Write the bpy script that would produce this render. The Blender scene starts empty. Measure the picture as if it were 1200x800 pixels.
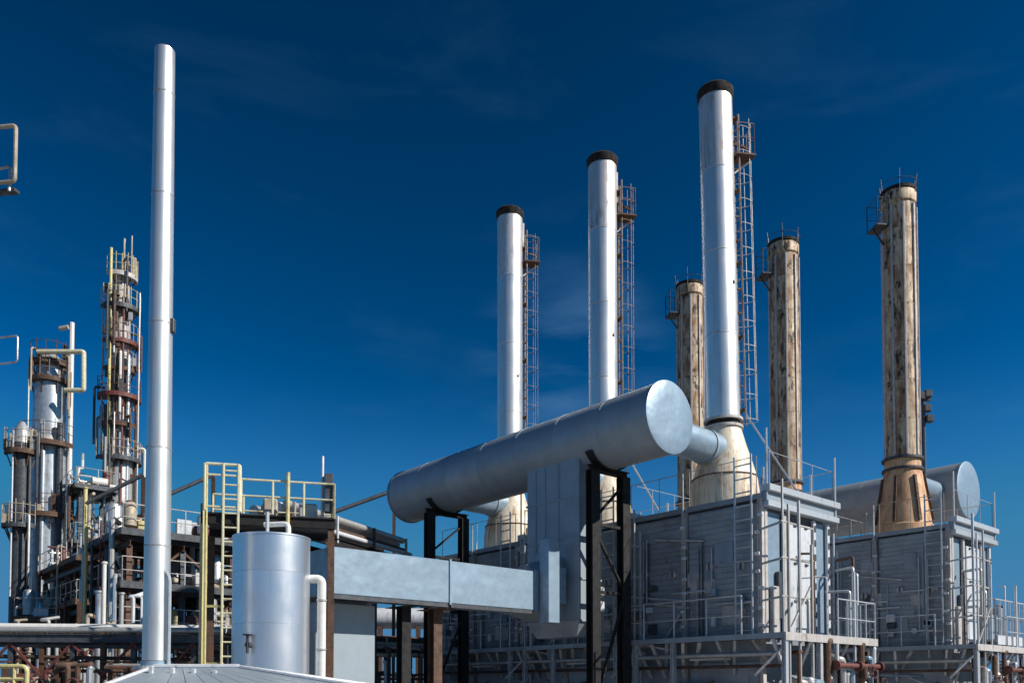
import bpy, math, random
from mathutils import Vector, Matrix
R = math.radians
random.seed(7)
sc = bpy.context.scene
col = sc.collection
# ---------------------------------------------------------------- camera
F, PX0, PY0, EYE, PITCH = 980.0, 600.0, 771.0, 1.7, R(2.0)
cam = bpy.data.cameras.new('camera'); cam_o = bpy.data.objects.new('camera', cam); col.objects.link(cam_o)
cam.sensor_width = 36; cam.lens = F / 1200 * 36; cam.shift_y = (PY0 - 400) / 1200
cam.clip_start = .1; cam.clip_end = 6000
cam_o.location = (0, 0, EYE); cam_o.rotation_euler = (R(90) + PITCH, 0, 0)
sc.camera = cam_o
# ---------------------------------------------------------------- sky and sun
SUN_EL, SUN_AZ = R(36), R(111)            # azimuth clockwise from +Y
w = bpy.data.worlds.new('World'); sc.world = w; w.use_nodes = True
nt = w.node_tree; N = nt.nodes; Lk = nt.links; N.clear()
out = N.new('ShaderNodeOutputWorld'); bg = N.new('ShaderNodeBackground')
sky = N.new('ShaderNodeTexSky'); sky.sky_type = 'NISHITA'; sky.sun_disc = False
sky.sun_elevation = SUN_EL; sky.sun_rotation = SUN_AZ
sky.altitude = 1500; sky.air_density = 1.0; sky.dust_density = 0.0; sky.ozone_density = 4.0
# the photograph was taken through a strong polariser: deepen and saturate the whole sky evenly
tcs = N.new('ShaderNodeTexCoord'); sp = N.new('ShaderNodeSeparateXYZ'); cb = N.new('ShaderNodeCombineXYZ')
lift = N.new('ShaderNodeMath'); lift.operation = 'MULTIPLY_ADD'; lift.inputs[1].default_value = .95; lift.inputs[2].default_value = .06   # clear dry air: no pale band at the horizon
ab = N.new('ShaderNodeMath'); ab.operation = 'MAXIMUM'; ab.inputs[1].default_value = 0
nrm = N.new('ShaderNodeVectorMath'); nrm.operation = 'NORMALIZE'
Lk.new(tcs.outputs['Generated'], sp.inputs[0]); Lk.new(sp.outputs[0], cb.inputs[0]); Lk.new(sp.outputs[1], cb.inputs[1])
Lk.new(sp.outputs[2], ab.inputs[0]); Lk.new(ab.outputs[0], lift.inputs[0]); Lk.new(lift.outputs[0], cb.inputs[2]); Lk.new(cb.outputs[0], nrm.inputs[0]); Lk.new(nrm.outputs[0], sky.inputs[0])
gam = N.new('ShaderNodeGamma'); gam.inputs[1].default_value = 2.15
hsv = N.new('ShaderNodeHueSaturation'); hsv.inputs['Hue'].default_value = .478; hsv.inputs['Saturation'].default_value = 1.10; hsv.inputs['Value'].default_value = .30
Lk.new(sky.outputs[0], gam.inputs[0]); Lk.new(gam.outputs[0], hsv.inputs['Color'])
hz = N.new('ShaderNodeMapRange'); hz.interpolation_type = 'SMOOTHSTEP'; hz.inputs[1].default_value = .36; hz.inputs[2].default_value = .03; hz.inputs[3].default_value = 0; hz.inputs[4].default_value = 1
hm = N.new('ShaderNodeMix'); hm.data_type = 'RGBA'; hm.inputs[7].default_value = (1.05, 3.7, 7.2, 1)      # pale blue air low down, all round
Lk.new(sp.outputs[2], hz.inputs[0]); Lk.new(hz.outputs[0], hm.inputs[0])
capv = N.new('ShaderNodeVectorMath'); capv.operation = 'MINIMUM'; capv.inputs[1].default_value = (1.3, 3.4, 6.6)   # no glare patch round the sun
Lk.new(hsv.outputs[0], capv.inputs[0]); Lk.new(capv.outputs[0], hm.inputs[6])
# thin wisps of cirrus
tc = N.new('ShaderNodeTexCoord'); mp = N.new('ShaderNodeMapping'); mp.inputs['Rotation'].default_value = (0, R(-28), R(20)); mp.inputs['Location'].default_value = (.35, .2, 1.9); mp.inputs['Scale'].default_value = (1.6, 2, 6)
nz = N.new('ShaderNodeTexNoise'); nz.inputs['Scale'].default_value = 2.2; nz.inputs['Detail'].default_value = 6; nz.inputs['Roughness'].default_value = .55; nz.inputs['Distortion'].default_value = .5
rp = N.new('ShaderNodeValToRGB'); rp.color_ramp.elements[0].position = .56; rp.color_ramp.elements[1].position = .86
rp.color_ramp.elements[0].color = (0, 0, 0, 1); rp.color_ramp.elements[1].color = (.09, .09, .09, 1)
Lk.new(tc.outputs['Generated'], mp.inputs[0]); Lk.new(mp.outputs[0], nz.inputs[0]); Lk.new(nz.outputs[0], rp.inputs[0])
mixc = N.new('ShaderNodeMix'); mixc.data_type = 'RGBA'
mixc.inputs[7].default_value = (2.0, 4.2, 7.0, 1)
Lk.new(rp.outputs[0], mixc.inputs[0]); Lk.new(hm.outputs[2], mixc.inputs[6])
# one soft diagonal wisp low in the sky, due ahead
wd = Vector(((668 - PX0) / F, 1, (805 - 425) / F)).normalized()
dt = N.new('ShaderNodeVectorMath'); dt.operation = 'DOT_PRODUCT'; dt.inputs[1].default_value = wd
wm = N.new('ShaderNodeMapRange'); wm.interpolation_type = 'SMOOTHSTEP'; wm.inputs[1].default_value = .9915; wm.inputs[2].default_value = .9995; wm.inputs[3].default_value = 0; wm.inputs[4].default_value = .55
mp2 = N.new('ShaderNodeMapping'); mp2.inputs['Rotation'].default_value = (0, R(-32), 0); mp2.inputs['Scale'].default_value = (2.5, 3, 11)
nz2 = N.new('ShaderNodeTexNoise'); nz2.inputs['Scale'].default_value = 2.0; nz2.inputs['Detail'].default_value = 5
rm2 = N.new('ShaderNodeMapRange'); rm2.inputs[1].default_value = .42; rm2.inputs[2].default_value = .72
ml = N.new('ShaderNodeMath'); ml.operation = 'MULTIPLY'
mx2 = N.new('ShaderNodeMix'); mx2.data_type = 'RGBA'; mx2.inputs[7].default_value = (1.5, 3.5, 6.6, 1)
Lk.new(tc.outputs['Generated'], dt.inputs[0]); Lk.new(dt.outputs['Value'], wm.inputs[0]); Lk.new(tc.outputs['Generated'], mp2.inputs[0]); Lk.new(mp2.outputs[0], nz2.inputs[0]); Lk.new(nz2.outputs[0], rm2.inputs[0])
Lk.new(wm.outputs[0], ml.inputs[0]); Lk.new(rm2.outputs[0], ml.inputs[1]); Lk.new(ml.outputs[0], mx2.inputs[0]); Lk.new(mixc.outputs[2], mx2.inputs[6])
Lk.new(mx2.outputs[2], bg.inputs[0]); bg.inputs[1].default_value = .06
Lk.new(bg.outputs[0], out.inputs[0])
sun = bpy.data.lights.new('sun', 'SUN'); sun.energy = 5.0; sun.angle = R(.53); sun.color = (1, .95, .87)
sun_o = bpy.data.objects.new('sun', sun); col.objects.link(sun_o)
sdir = Vector((math.sin(SUN_AZ) * math.cos(SUN_EL), math.cos(SUN_AZ) * math.cos(SUN_EL), math.sin(SUN_EL)))
sun_o.rotation_euler = sdir.to_track_quat('Z', 'Y').to_euler(); sun_o.location = sdir * 60
vs = sc.view_settings; vs.view_transform = 'Standard'; vs.look = 'None'; vs.exposure = 0.0; vs.gamma = 1.0; vs.use_curve_mapping = False
try:
    sc.cycles.use_denoising = True
except Exception:
    pass
sc.cycles.max_bounces = 6

# ---------------------------------------------------------------- where things stand
def at(px, py, Y):
    """a point of the place seen at that pixel, Y metres ahead of where the photographer stood"""
    xc = (px - PX0) / F; yc = (PY0 - py) / F
    s = Y / (math.cos(PITCH) - yc * math.sin(PITCH))
    return Vector((xc * s, Y, EYE + (yc * math.cos(PITCH) + math.sin(PITCH)) * s))
ROT = R(40.9)                              # the plant's own grid
BV = Vector((math.cos(ROT), math.sin(ROT), 0)); AV = Vector((-math.sin(ROT), math.cos(ROT), 0))
O1 = at(850, 588, 24.0); O1.z = 0          # foot of the nearest silver stack
O2 = at(1059, 627, 29.5); O2.z = 0         # foot of the nearest rusty stack
def plant(o, b, a, z=0): return o + BV * b + AV * a + Vector((0, 0, z))

# ---------------------------------------------------------------- materials
def mat(name, base, rough=.5, metal=0.0, vary=.12, scale=6.0, streak=0.0, streak_col=(.12, .09, .07), rust=0.0, rust_col=(.16, .065, .03), rust_scale=3.0, bump=.02, spots=0.0, dent=0.0):
    m = bpy.data.materials.new(name); m.use_nodes = True
    t = m.node_tree; n = t.nodes; l = t.links
    b = n['Principled BSDF']; b.inputs['Roughness'].default_value = rough; b.inputs['Metallic'].default_value = metal
    c = n.new('ShaderNodeTexCoord'); oi = n.new('ShaderNodeObjectInfo')
    off = n.new('ShaderNodeVectorMath'); off.operation = 'MULTIPLY_ADD'
    cmb = n.new('ShaderNodeCombineXYZ')
    for k in range(3): l.new(oi.outputs['Random'], cmb.inputs[k])
    off.inputs[1].default_value = (37, 53, 71)
    l.new(cmb.outputs[0], off.inputs[0]); l.new(c.outputs['Object'], off.inputs[2])
    def noise(sc_, det=5, ro=.6, vec=None, stretch=None):
        z = n.new('ShaderNodeTexNoise'); z.inputs['Scale'].default_value = sc_; z.inputs['Detail'].default_value = det; z.inputs['Roughness'].default_value = ro
        src = off.outputs[0]
        if stretch:
            q = n.new('ShaderNodeMapping'); q.inputs['Scale'].default_value = stretch; l.new(src, q.inputs[0]); src = q.outputs[0]
        l.new(src, z.inputs['Vector']); return z
    def ramp(src, a, b_, ca=0., cb=1.):
        r = n.new('ShaderNodeMapRange'); r.inputs[1].default_value = a; r.inputs[2].default_value = b_; r.inputs[3].default_value = ca; r.inputs[4].default_value = cb
        l.new(src, r.inputs[0]); return r.outputs[0]
    def mix(fac, a, b_):
        x = n.new('ShaderNodeMix'); x.data_type = 'RGBA'
        if isinstance(fac, float): x.inputs[0].default_value = fac
        else: l.new(fac, x.inputs[0])
        for i, v in ((6, a), (7, b_)):
            if isinstance(v, tuple): x.inputs[i].default_value = (*v[:3], 1)
            else: l.new(v, x.inputs[i])
        return x.outputs[2]
    n1 = noise(scale)
    lo = tuple(max(0, v * (1 - vary * 2)) for v in base); hi = tuple(min(1, v * (1 + vary)) for v in base)
    cc = mix(ramp(n1.outputs[0], .3, .7), lo, hi)
    tone = ramp(oi.outputs['Random'], 0, 1, 1 - vary * .8, 1 + vary * .3)
    mm = n.new('ShaderNodeMix'); mm.data_type = 'RGBA'; mm.blend_type = 'MULTIPLY'; mm.inputs[0].default_value = 1
    l.new(cc, mm.inputs[6]); l.new(tone, mm.inputs[7]); cc = mm.outputs[2]
    if streak:
        s1 = noise(7, 4, .6, stretch=(1.6, 1.6, .12))
        cc = mix(ramp(s1.outputs[0], .52, .75, 0, streak), cc, streak_col)
    if rust:
        s2 = noise(rust_scale, 8, .68, stretch=(1, 1, .3))
        cc = mix(ramp(s2.outputs[0], .62 - rust * .25, .70 - rust * .12, 0, min(1, .5 + rust)), cc, rust_col)
    if spots:
        s3 = noise(3.2, 5, .65, stretch=(1.4, 1.4, .5))
        cc = mix(ramp(s3.outputs[0], .54, .62, 0, spots), cc, (.05, .03, .02))
    l.new(cc, b.inputs['Base Color'])
    rr = ramp(n1.outputs[0], .3, .7, min(1, rough * 1.18), rough * .85); l.new(rr, b.inputs['Roughness'])
    if bump:
        bz = noise(scale * 3.1, 6, .65); bp = n.new('ShaderNodeBump'); bp.inputs['Strength'].default_value = .5; bp.inputs['Distance'].default_value = bump
        l.new(bz.outputs[0], bp.inputs['Height']); l.new(bp.outputs[0], b.inputs['Normal'])
        if dent:                             # buckled sheet
            dz = noise(1.7, 2, .4); dp = n.new('ShaderNodeBump'); dp.inputs['Strength'].default_value = .6; dp.inputs['Distance'].default_value = dent
            l.new(dz.outputs[0], dp.inputs['Height']); l.new(dp.outputs[0], bp.inputs['Normal'])
    return m
M = {}
M['silver'] = mat('aluminium_paint', (.90, .89, .86), .40, .78, .05, 1.2, streak=.5, streak_col=(.56, .48, .40), bump=0)
M['tank_silver'] = mat('brushed_tank_sheet', (.86, .88, .92), .34, .85, .05, 1.5, streak=.25, streak_col=(.60, .58, .56), bump=.002)
M['silver_rust'] = mat('aluminium_paint_rusting', (.88, .83, .78), .42, .65, .07, 1.6, streak=.85, streak_col=(.50, .34, .24), rust=.25, rust_col=(.34, .17, .09), bump=0)
M['cream'] = mat('cream_heat_paint', (.86, .76, .60), .55, .1, .10, 2.0, streak=.9, streak_col=(.40, .24, .13), rust=.38, rust_col=(.38, .20, .10), bump=.008)
M['cream_rust'] = mat('scorched_heat_paint', (.78, .47, .26), .6, .1, .12, 2.5, streak=.9, streak_col=(.36, .14, .06), rust=.35, rust_col=(.34, .14, .06), bump=.012)
M['rusty'] = mat('weathered_lagging', (.66, .52, .36), .62, .1, .16, 2.5, streak=1.0, streak_col=(.20, .09, .04), rust=.6, rust_col=(.27, .125, .05), rust_scale=3.2, spots=1.0, bump=.015)
M['galv'] = mat('galvanised_sheet', (.32, .43, .53), .42, .35, .11, 5, streak=.3, streak_col=(.27, .34, .40), bump=.004, dent=.05)
M['galv_dull'] = mat('dull_galvanised_sheet', (.35, .41, .46), .48, .2, .07, 1.8, streak=.3, streak_col=(.27, .28, .28), bump=.003)
M['clad'] = mat('grey_cladding', (.35, .40, .46), .48, .3, .14, 1.0, streak=.25, streak_col=(.14, .13, .12), rust=.08, bump=.004)
M['steel'] = mat('galvanised_steel', (.62, .65, .68), .45, .45, .12, 9, rust=.1, bump=.004)
M['white'] = mat('pale_grey_paint', (.70, .72, .75), .5, .1, .08, 5, streak=.5, streak_col=(.36, .34, .33), rust=.1, bump=.006)
M['pinkish'] = mat('rust_stained_pale_paint', (.60, .57, .55), .6, .1, .12, 5, streak=.55, streak_col=(.36, .26, .20), rust=.22, bump=.008)
M['black'] = mat('black_steel', (.012, .011, .012), .75, .0, .2, 6, rust=.1, rust_col=(.03, .016, .01), bump=.004)
M['soot'] = mat('soot', (.02, .015, .013), .85, 0, .3, 7, rust=.2, rust_col=(.10, .03, .012), bump=.01)
M['brown'] = mat('rust_brown_steel', (.13, .075, .05), .7, .1, .25, 7, rust=.35, bump=.01)
M['redbrown'] = mat('red_oxide_paint', (.17, .05, .04), .6, 0, .2, 7, streak=.4, bump=.006)
M['dark'] = mat('dark_grey_steel', (.085, .095, .11), .55, .2, .25, 6, streak=.4, bump=.008)
M['yellow'] = mat('faded_yellow_paint', (.70, .61, .28), .55, 0, .12, 8, rust=.18, bump=.004)
M['paleyellow'] = mat('pale_yellow_paint', (.74, .70, .48), .55, 0, .12, 8, rust=.15, bump=.004)
M['pipe'] = mat('insulated_pipe_cladding', (.58, .57, .55), .45, .5, .12, 6, streak=.3, bump=.006)
M['pipe_beige'] = mat('beige_pipe_lagging', (.50, .43, .33), .6, .1, .15, 6, streak=.6, bump=.01)
M['concrete'] = mat('concrete', (.33, .31, .28), .85, 0, .12, 2, streak=.4, bump=.015)
M['vessel'] = mat('grey_blue_vessel', (.56, .60, .64), .42, .6, .15, 4, streak=.6, streak_col=(.20, .15, .12), rust=.15, bump=.01)
M['white_pipe'] = mat('white_lagging', (.78, .77, .73), .55, 0, .06, 9, streak=.4, streak_col=(.45, .38, .3), bump=.012)
M['blue'] = mat('blue_painted_steel', (.16, .24, .42), .5, .1, .12, 6, rust=.1, bump=.005)
M['ground'] = mat('gravel_ground', (.20, .185, .165), .95, 0, .2, .8, bump=.03)

# ---------------------------------------------------------------- mesh helpers
class MB:
    def __init__(s): s.v = []; s.f = []
    def _add(s, vs, fs):
        k = len(s.v); s.v += [tuple(v) for v in vs]; s.f += [tuple(i + k for i in f) for f in fs]; return s
    def box(s, x0, x1, y0, y1, z0, z1):
        return s._add([(x, y, z) for z in (z0, z1) for y in (y0, y1) for x in (x0, x1)],
                      [(0, 2, 3, 1), (4, 5, 7, 6), (0, 1, 5, 4), (2, 6, 7, 3), (0, 4, 6, 2), (1, 3, 7, 5)])
    def cbox(s, x0, x1, y0, y1, z0, z1, c=.012):
        """box with chamfered edges"""
        c = min(c, (x1 - x0) / 3, (y1 - y0) / 3, (z1 - z0) / 3)
        import itertools
        X, Y, Z = (x0, x1), (y0, y1), (z0, z1); vs = []; idx = {}
        for i, j, k in itertools.product((0, 1), repeat=3):
            sx, sy, sz = (1 - 2 * i) * c, (1 - 2 * j) * c, (1 - 2 * k) * c
            for ax in range(3):
                p = [X[i], Y[j], Z[k]]; d = [sx, sy, sz]
                q = [p[m] + (0 if m == ax else d[m]) for m in range(3)]
                idx[(i, j, k, ax)] = len(vs); vs.append(q)
        fs = []
        for ax in range(3):
            o = [a for a in range(3) if a != ax]
            for sd in (0, 1):
                loop = []
                for u, v_ in ((0, 0), (1, 0), (1, 1), (0, 1)):
                    key = [0, 0, 0]; key[ax] = sd; key[o[0]] = u; key[o[1]] = v_; loop.append(idx[(*key, ax)])
                flip = (sd == 0) ^ (ax == 1)
                fs.append(tuple(loop[::-1] if flip else loop))
        for ax in range(3):                  # edge chamfers
            o = [a for a in range(3) if a != ax]
            for u in (0, 1):
                for v_ in (0, 1):
                    k0 = [0, 0, 0]; k0[o[0]] = u; k0[o[1]] = v_; k1 = list(k0); k1[ax] = 1
                    fs.append((idx[(*k0, o[0])], idx[(*k0, o[1])], idx[(*k1, o[1])], idx[(*k1, o[0])]))
        for i, j, k in itertools.product((0, 1), repeat=3):
            fs.append((idx[(i, j, k, 0)], idx[(i, j, k, 1)], idx[(i, j, k, 2)]))
        return s._add(vs, fs)
    def bar(s, p, q, w, h=None):
        p, q = Vector(p), Vector(q); h = h or w; d = (q - p).normalized()
        u = d.cross(Vector((0, 0, 1)))
        if u.length < 1e-3: u = Vector((1, 0, 0))
        u.normalize(); v = u.cross(d); u *= w / 2; v *= h / 2
        return s._add([p - u - v, p + u - v, p + u + v, p - u + v, q - u - v, q + u - v, q + u + v, q - u + v],
                      [(0, 3, 2, 1), (4, 5, 6, 7), (0, 1, 5, 4), (1, 2, 6, 5), (2, 3, 7, 6), (3, 0, 4, 7)])
    def ibeam(s, p, q, w, h, t=.03):
        """an H section from p to q"""
        p, q = Vector(p), Vector(q); d = (q - p).normalized()
        u = d.cross(Vector((0, 0, 1)))
        if u.length < 1e-3: u = Vector((1, 0, 0))
        u.normalize(); v = u.cross(d)
        for k in (-1, 1):
            s.bar(p + v * k * (h / 2 - t / 2), q + v * k * (h / 2 - t / 2), w, t)
        return s.bar(p, q, t, h - 2 * t - .002)
    def tube(s, path, r, n=10, caps=True):
        path = [Vector(p) for p in path]; rs = r if isinstance(r, (list, tuple)) else [r] * len(path)
        k = len(path); vs = []; fs = []; up = None
        for i, p in enumerate(path):
            d = (path[min(i + 1, k - 1)] - path[max(i - 1, 0)]).normalized()
            if up is None:
                up = d.orthogonal().normalized() if abs(d.z) < .9 else Vector((1, 0, 0))
            u = (up - d * up.dot(d)); u = u.normalized() if u.length > 1e-4 else d.orthogonal().normalized()
            up = u; v = d.cross(u)
            for j in range(n):
                a = 2 * math.pi * j / n; vs.append(p + (u * math.cos(a) + v * math.sin(a)) * rs[i])
        for i in range(k - 1):
            for j in range(n):
                j2 = (j + 1) % n; fs.append((i * n + j, i * n + j2, (i + 1) * n + j2, (i + 1) * n + j))
        if caps: fs.append(tuple(range(n - 1, -1, -1))); fs.append(tuple((k - 1) * n + j for j in range(n)))
        return s._add(vs, fs)
    def lathe(s, prof, n=32, c=(0, 0, 0), cap=True):
        c = Vector(c); vs = []; fs = []
        for r, z in prof:
            for j in range(n):
                a = 2 * math.pi * j / n; vs.append(c + Vector((r * math.cos(a), r * math.sin(a), z)))
        for i in range(len(prof) - 1):
            for j in range(n):
                j2 = (j + 1) % n; fs.append((i * n + j, i * n + j2, (i + 1) * n + j2, (i + 1) * n + j))
        if cap:
            fs.append(tuple(range(n - 1, -1, -1))); b = (len(prof) - 1) * n; fs.append(tuple(b + j for j in range(n)))
        return s._add(vs, fs)
    def ring(s, r0, r1, z0, z1, n=32, c=(0, 0, 0)):
        """a flat band with a hole: inner r0, outer r1"""
        c = Vector(c); prof = [(r0, z0), (r1, z0), (r1, z1), (r0, z1)]; vs = []; fs = []
        for r, z in prof:
            for j in range(n):
                a = 2 * math.pi * j / n; vs.append(c + Vector((r * math.cos(a), r * math.sin(a), z)))
        for i in range(4):
            i2 = (i + 1) % 4
            for j in range(n):
                j2 = (j + 1) % n; fs.append((i * n + j, i * n + j2, i2 * n + j2, i2 * n + j))
        return s._add(vs, fs)
    def sector(s, r0, r1, z0, z1, a0, a1, n=18):
        vs = []; fs = []
        for i in range(n + 1):
            a = a0 + (a1 - a0) * i / n; c, d = math.cos(a), math.sin(a)
            vs += [(r0 * c, r0 * d, z0), (r1 * c, r1 * d, z0), (r1 * c, r1 * d, z1), (r0 * c, r0 * d, z1)]
        for i in range(n):
            for k in range(4): fs.append((i * 4 + k, i * 4 + (k + 1) % 4, i * 4 + 4 + (k + 1) % 4, i * 4 + 4 + k))
        fs.append((0, 1, 2, 3)); fs.append((n * 4 + 3, n * 4 + 2, n * 4 + 1, n * 4))
        return s._add(vs, fs)
    def hexa(s, b, t):
        """solid between a bottom quad and a top quad"""
        return s._add(list(b) + list(t), [(3, 2, 1, 0), (4, 5, 6, 7), (0, 1, 5, 4), (1, 2, 6, 5), (2, 3, 7, 6), (3, 0, 4, 7)])
    def build(s, name, m, parent=None, smooth=False, loc=None):
        me = bpy.data.meshes.new(name); me.from_pydata(s.v, [], s.f); me.update()
        import bmesh
        bm = bmesh.new(); bm.from_mesh(me); bmesh.ops.recalc_face_normals(bm, faces=bm.faces); bm.to_mesh(me); bm.free()
        me.materials.append(M[m])
        if smooth:
            me.polygons.foreach_set('use_smooth', [True] * len(me.polygons))
            me.set_sharp_from_angle(angle=R(38))
        o = bpy.data.objects.new(name, me); col.objects.link(o); o.parent = parent
        if loc is not None: o.location = loc
        return o
def again(o, loc, parent=None, rot=None, name=None):
    """another piece that shares o's mesh"""
    c = o.copy(); col.objects.link(c); c.parent = parent or o.parent; c.location = loc
    if rot is not None: c.rotation_euler = rot
    return c
def tag(o, label=None, cat=None, group=None, kind=None):
    if label: o['label'] = label
    if cat: o['category'] = cat
    if group: o['group'] = group
    if kind: o['kind'] = kind
    return o
def thing(name, label, cat, loc=(0, 0, 0), rz=0., group=None):
    o = bpy.data.objects.new(name, None); col.objects.link(o); o.empty_display_size = .3
    o.location = loc; o.rotation_euler = (0, 0, rz); return tag(o, label, cat, group)
kids = lambda o: [c for c in bpy.data.objects if c.parent == o]
def copy_tree(o, parent=None):
    c = o.copy(); col.objects.link(c); c.parent = parent
    for ch in kids(o): copy_tree(ch, c)
    return c
def bend(pts, r=.25, n=5):
    """round the corners of a pipe run"""
    pts = [Vector(p) for p in pts]; o = [pts[0]]
    for a, b, c in zip(pts, pts[1:], pts[2:]):
        q = min(r, (a - b).length * .45, (c - b).length * .45)
        p0 = b + (a - b).normalized() * q; p1 = b + (c - b).normalized() * q
        for i in range(n + 1):
            t = i / n; o.append(p0 * (1 - t) ** 2 + b * 2 * t * (1 - t) + p1 * t * t)
    return o + [pts[-1]]
def rails(path, h=1.05, r=.022, step=1.1, mid=True, m=None):
    """posts, top rail and knee rail along a path of deck edge points: one railing"""
    m = m or MB(); path = [Vector(p) for p in path]
    up = Vector((0, 0, h))
    for a, b in zip(path, path[1:]):
        L_ = (b - a).length; k = max(1, round(L_ / step))
        for i in range(k + 1):
            p = a.lerp(b, i / k); m.tube([p, p + up], r, 6)
        m.tube([a + up, b + up], r * .9, 6)
        if mid: m.tube([a + up * .52, b + up * .52], r * .7, 6)
    return m
def ladder(parent, p0, p1, side, width=.42, m='steel', gap=.3, cage=None, rung_r=.013, str_r=.022, cm=None):
    cm = cm or m
    """ladder from p0 up to p1, side = unit vector across; part ladder > rung, cage_hoop"""
    p0, p1, side = Vector(p0), Vector(p1), Vector(side).normalized()
    b = MB()
    for k in (-1, 1): b.tube([p0 + side * k * width / 2, p1 + side * k * width / 2], str_r, 6)
    lad = b.build('ladder', m, parent)
    L_ = (p1 - p0).length; d = (p1 - p0) / L_; n = int(L_ / gap)
    r0 = MB().tube([-side * width / 2, side * width / 2], rung_r, 6).build('rung', m, lad, loc=p0 + d * gap * .5)
    for i in range(1, n): again(r0, p0 + d * gap * (i + .5), lad)
    if cage:
        outv, depth, z_from, every = cage; outv = Vector(outv).normalized()
        pts = []
        for i in range(13):
            a = math.pi * i / 12; pts.append(side * math.cos(a) * (width / 2 + .08) + outv * math.sin(a) * depth)
        h0 = None; k = 0; zz = z_from
        while zz < L_ - .05:
            loc = p0 + d * zz
            if h0 is None: h0 = MB().tube(pts, .010, 5).build('cage_hoop', cm, lad, loc=loc)
            else: again(h0, loc, lad)
            zz += every
        for i in (3, 6, 9):
            MB().tube([p0 + d * z_from + pts[i], p0 + d * (L_ - .1) + pts[i]], .011, 5).build('cage_bar', cm, lad)
    return lad
def struct(name, mb, m): return tag(mb.build(name, m), kind='structure')
M['ladder'] = mat('rusting_ladder_steel', (.30, .24, .21), .6, .2, .2, 8, rust=.4, bump=.004)
# ================================================================ the ground
g = MB(); S = 900
g._add([(-S, -S, 0), (S, -S, 0), (S, S, 0), (-S, S, 0)], [(0, 1, 2, 3)])
struct('ground', g, 'ground')
slab = MB().box(-26, 24, -8, 20, .004, .03); so = struct('pavement', slab, 'concrete')
so.location = O1; so.rotation_euler.z = ROT

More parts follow.
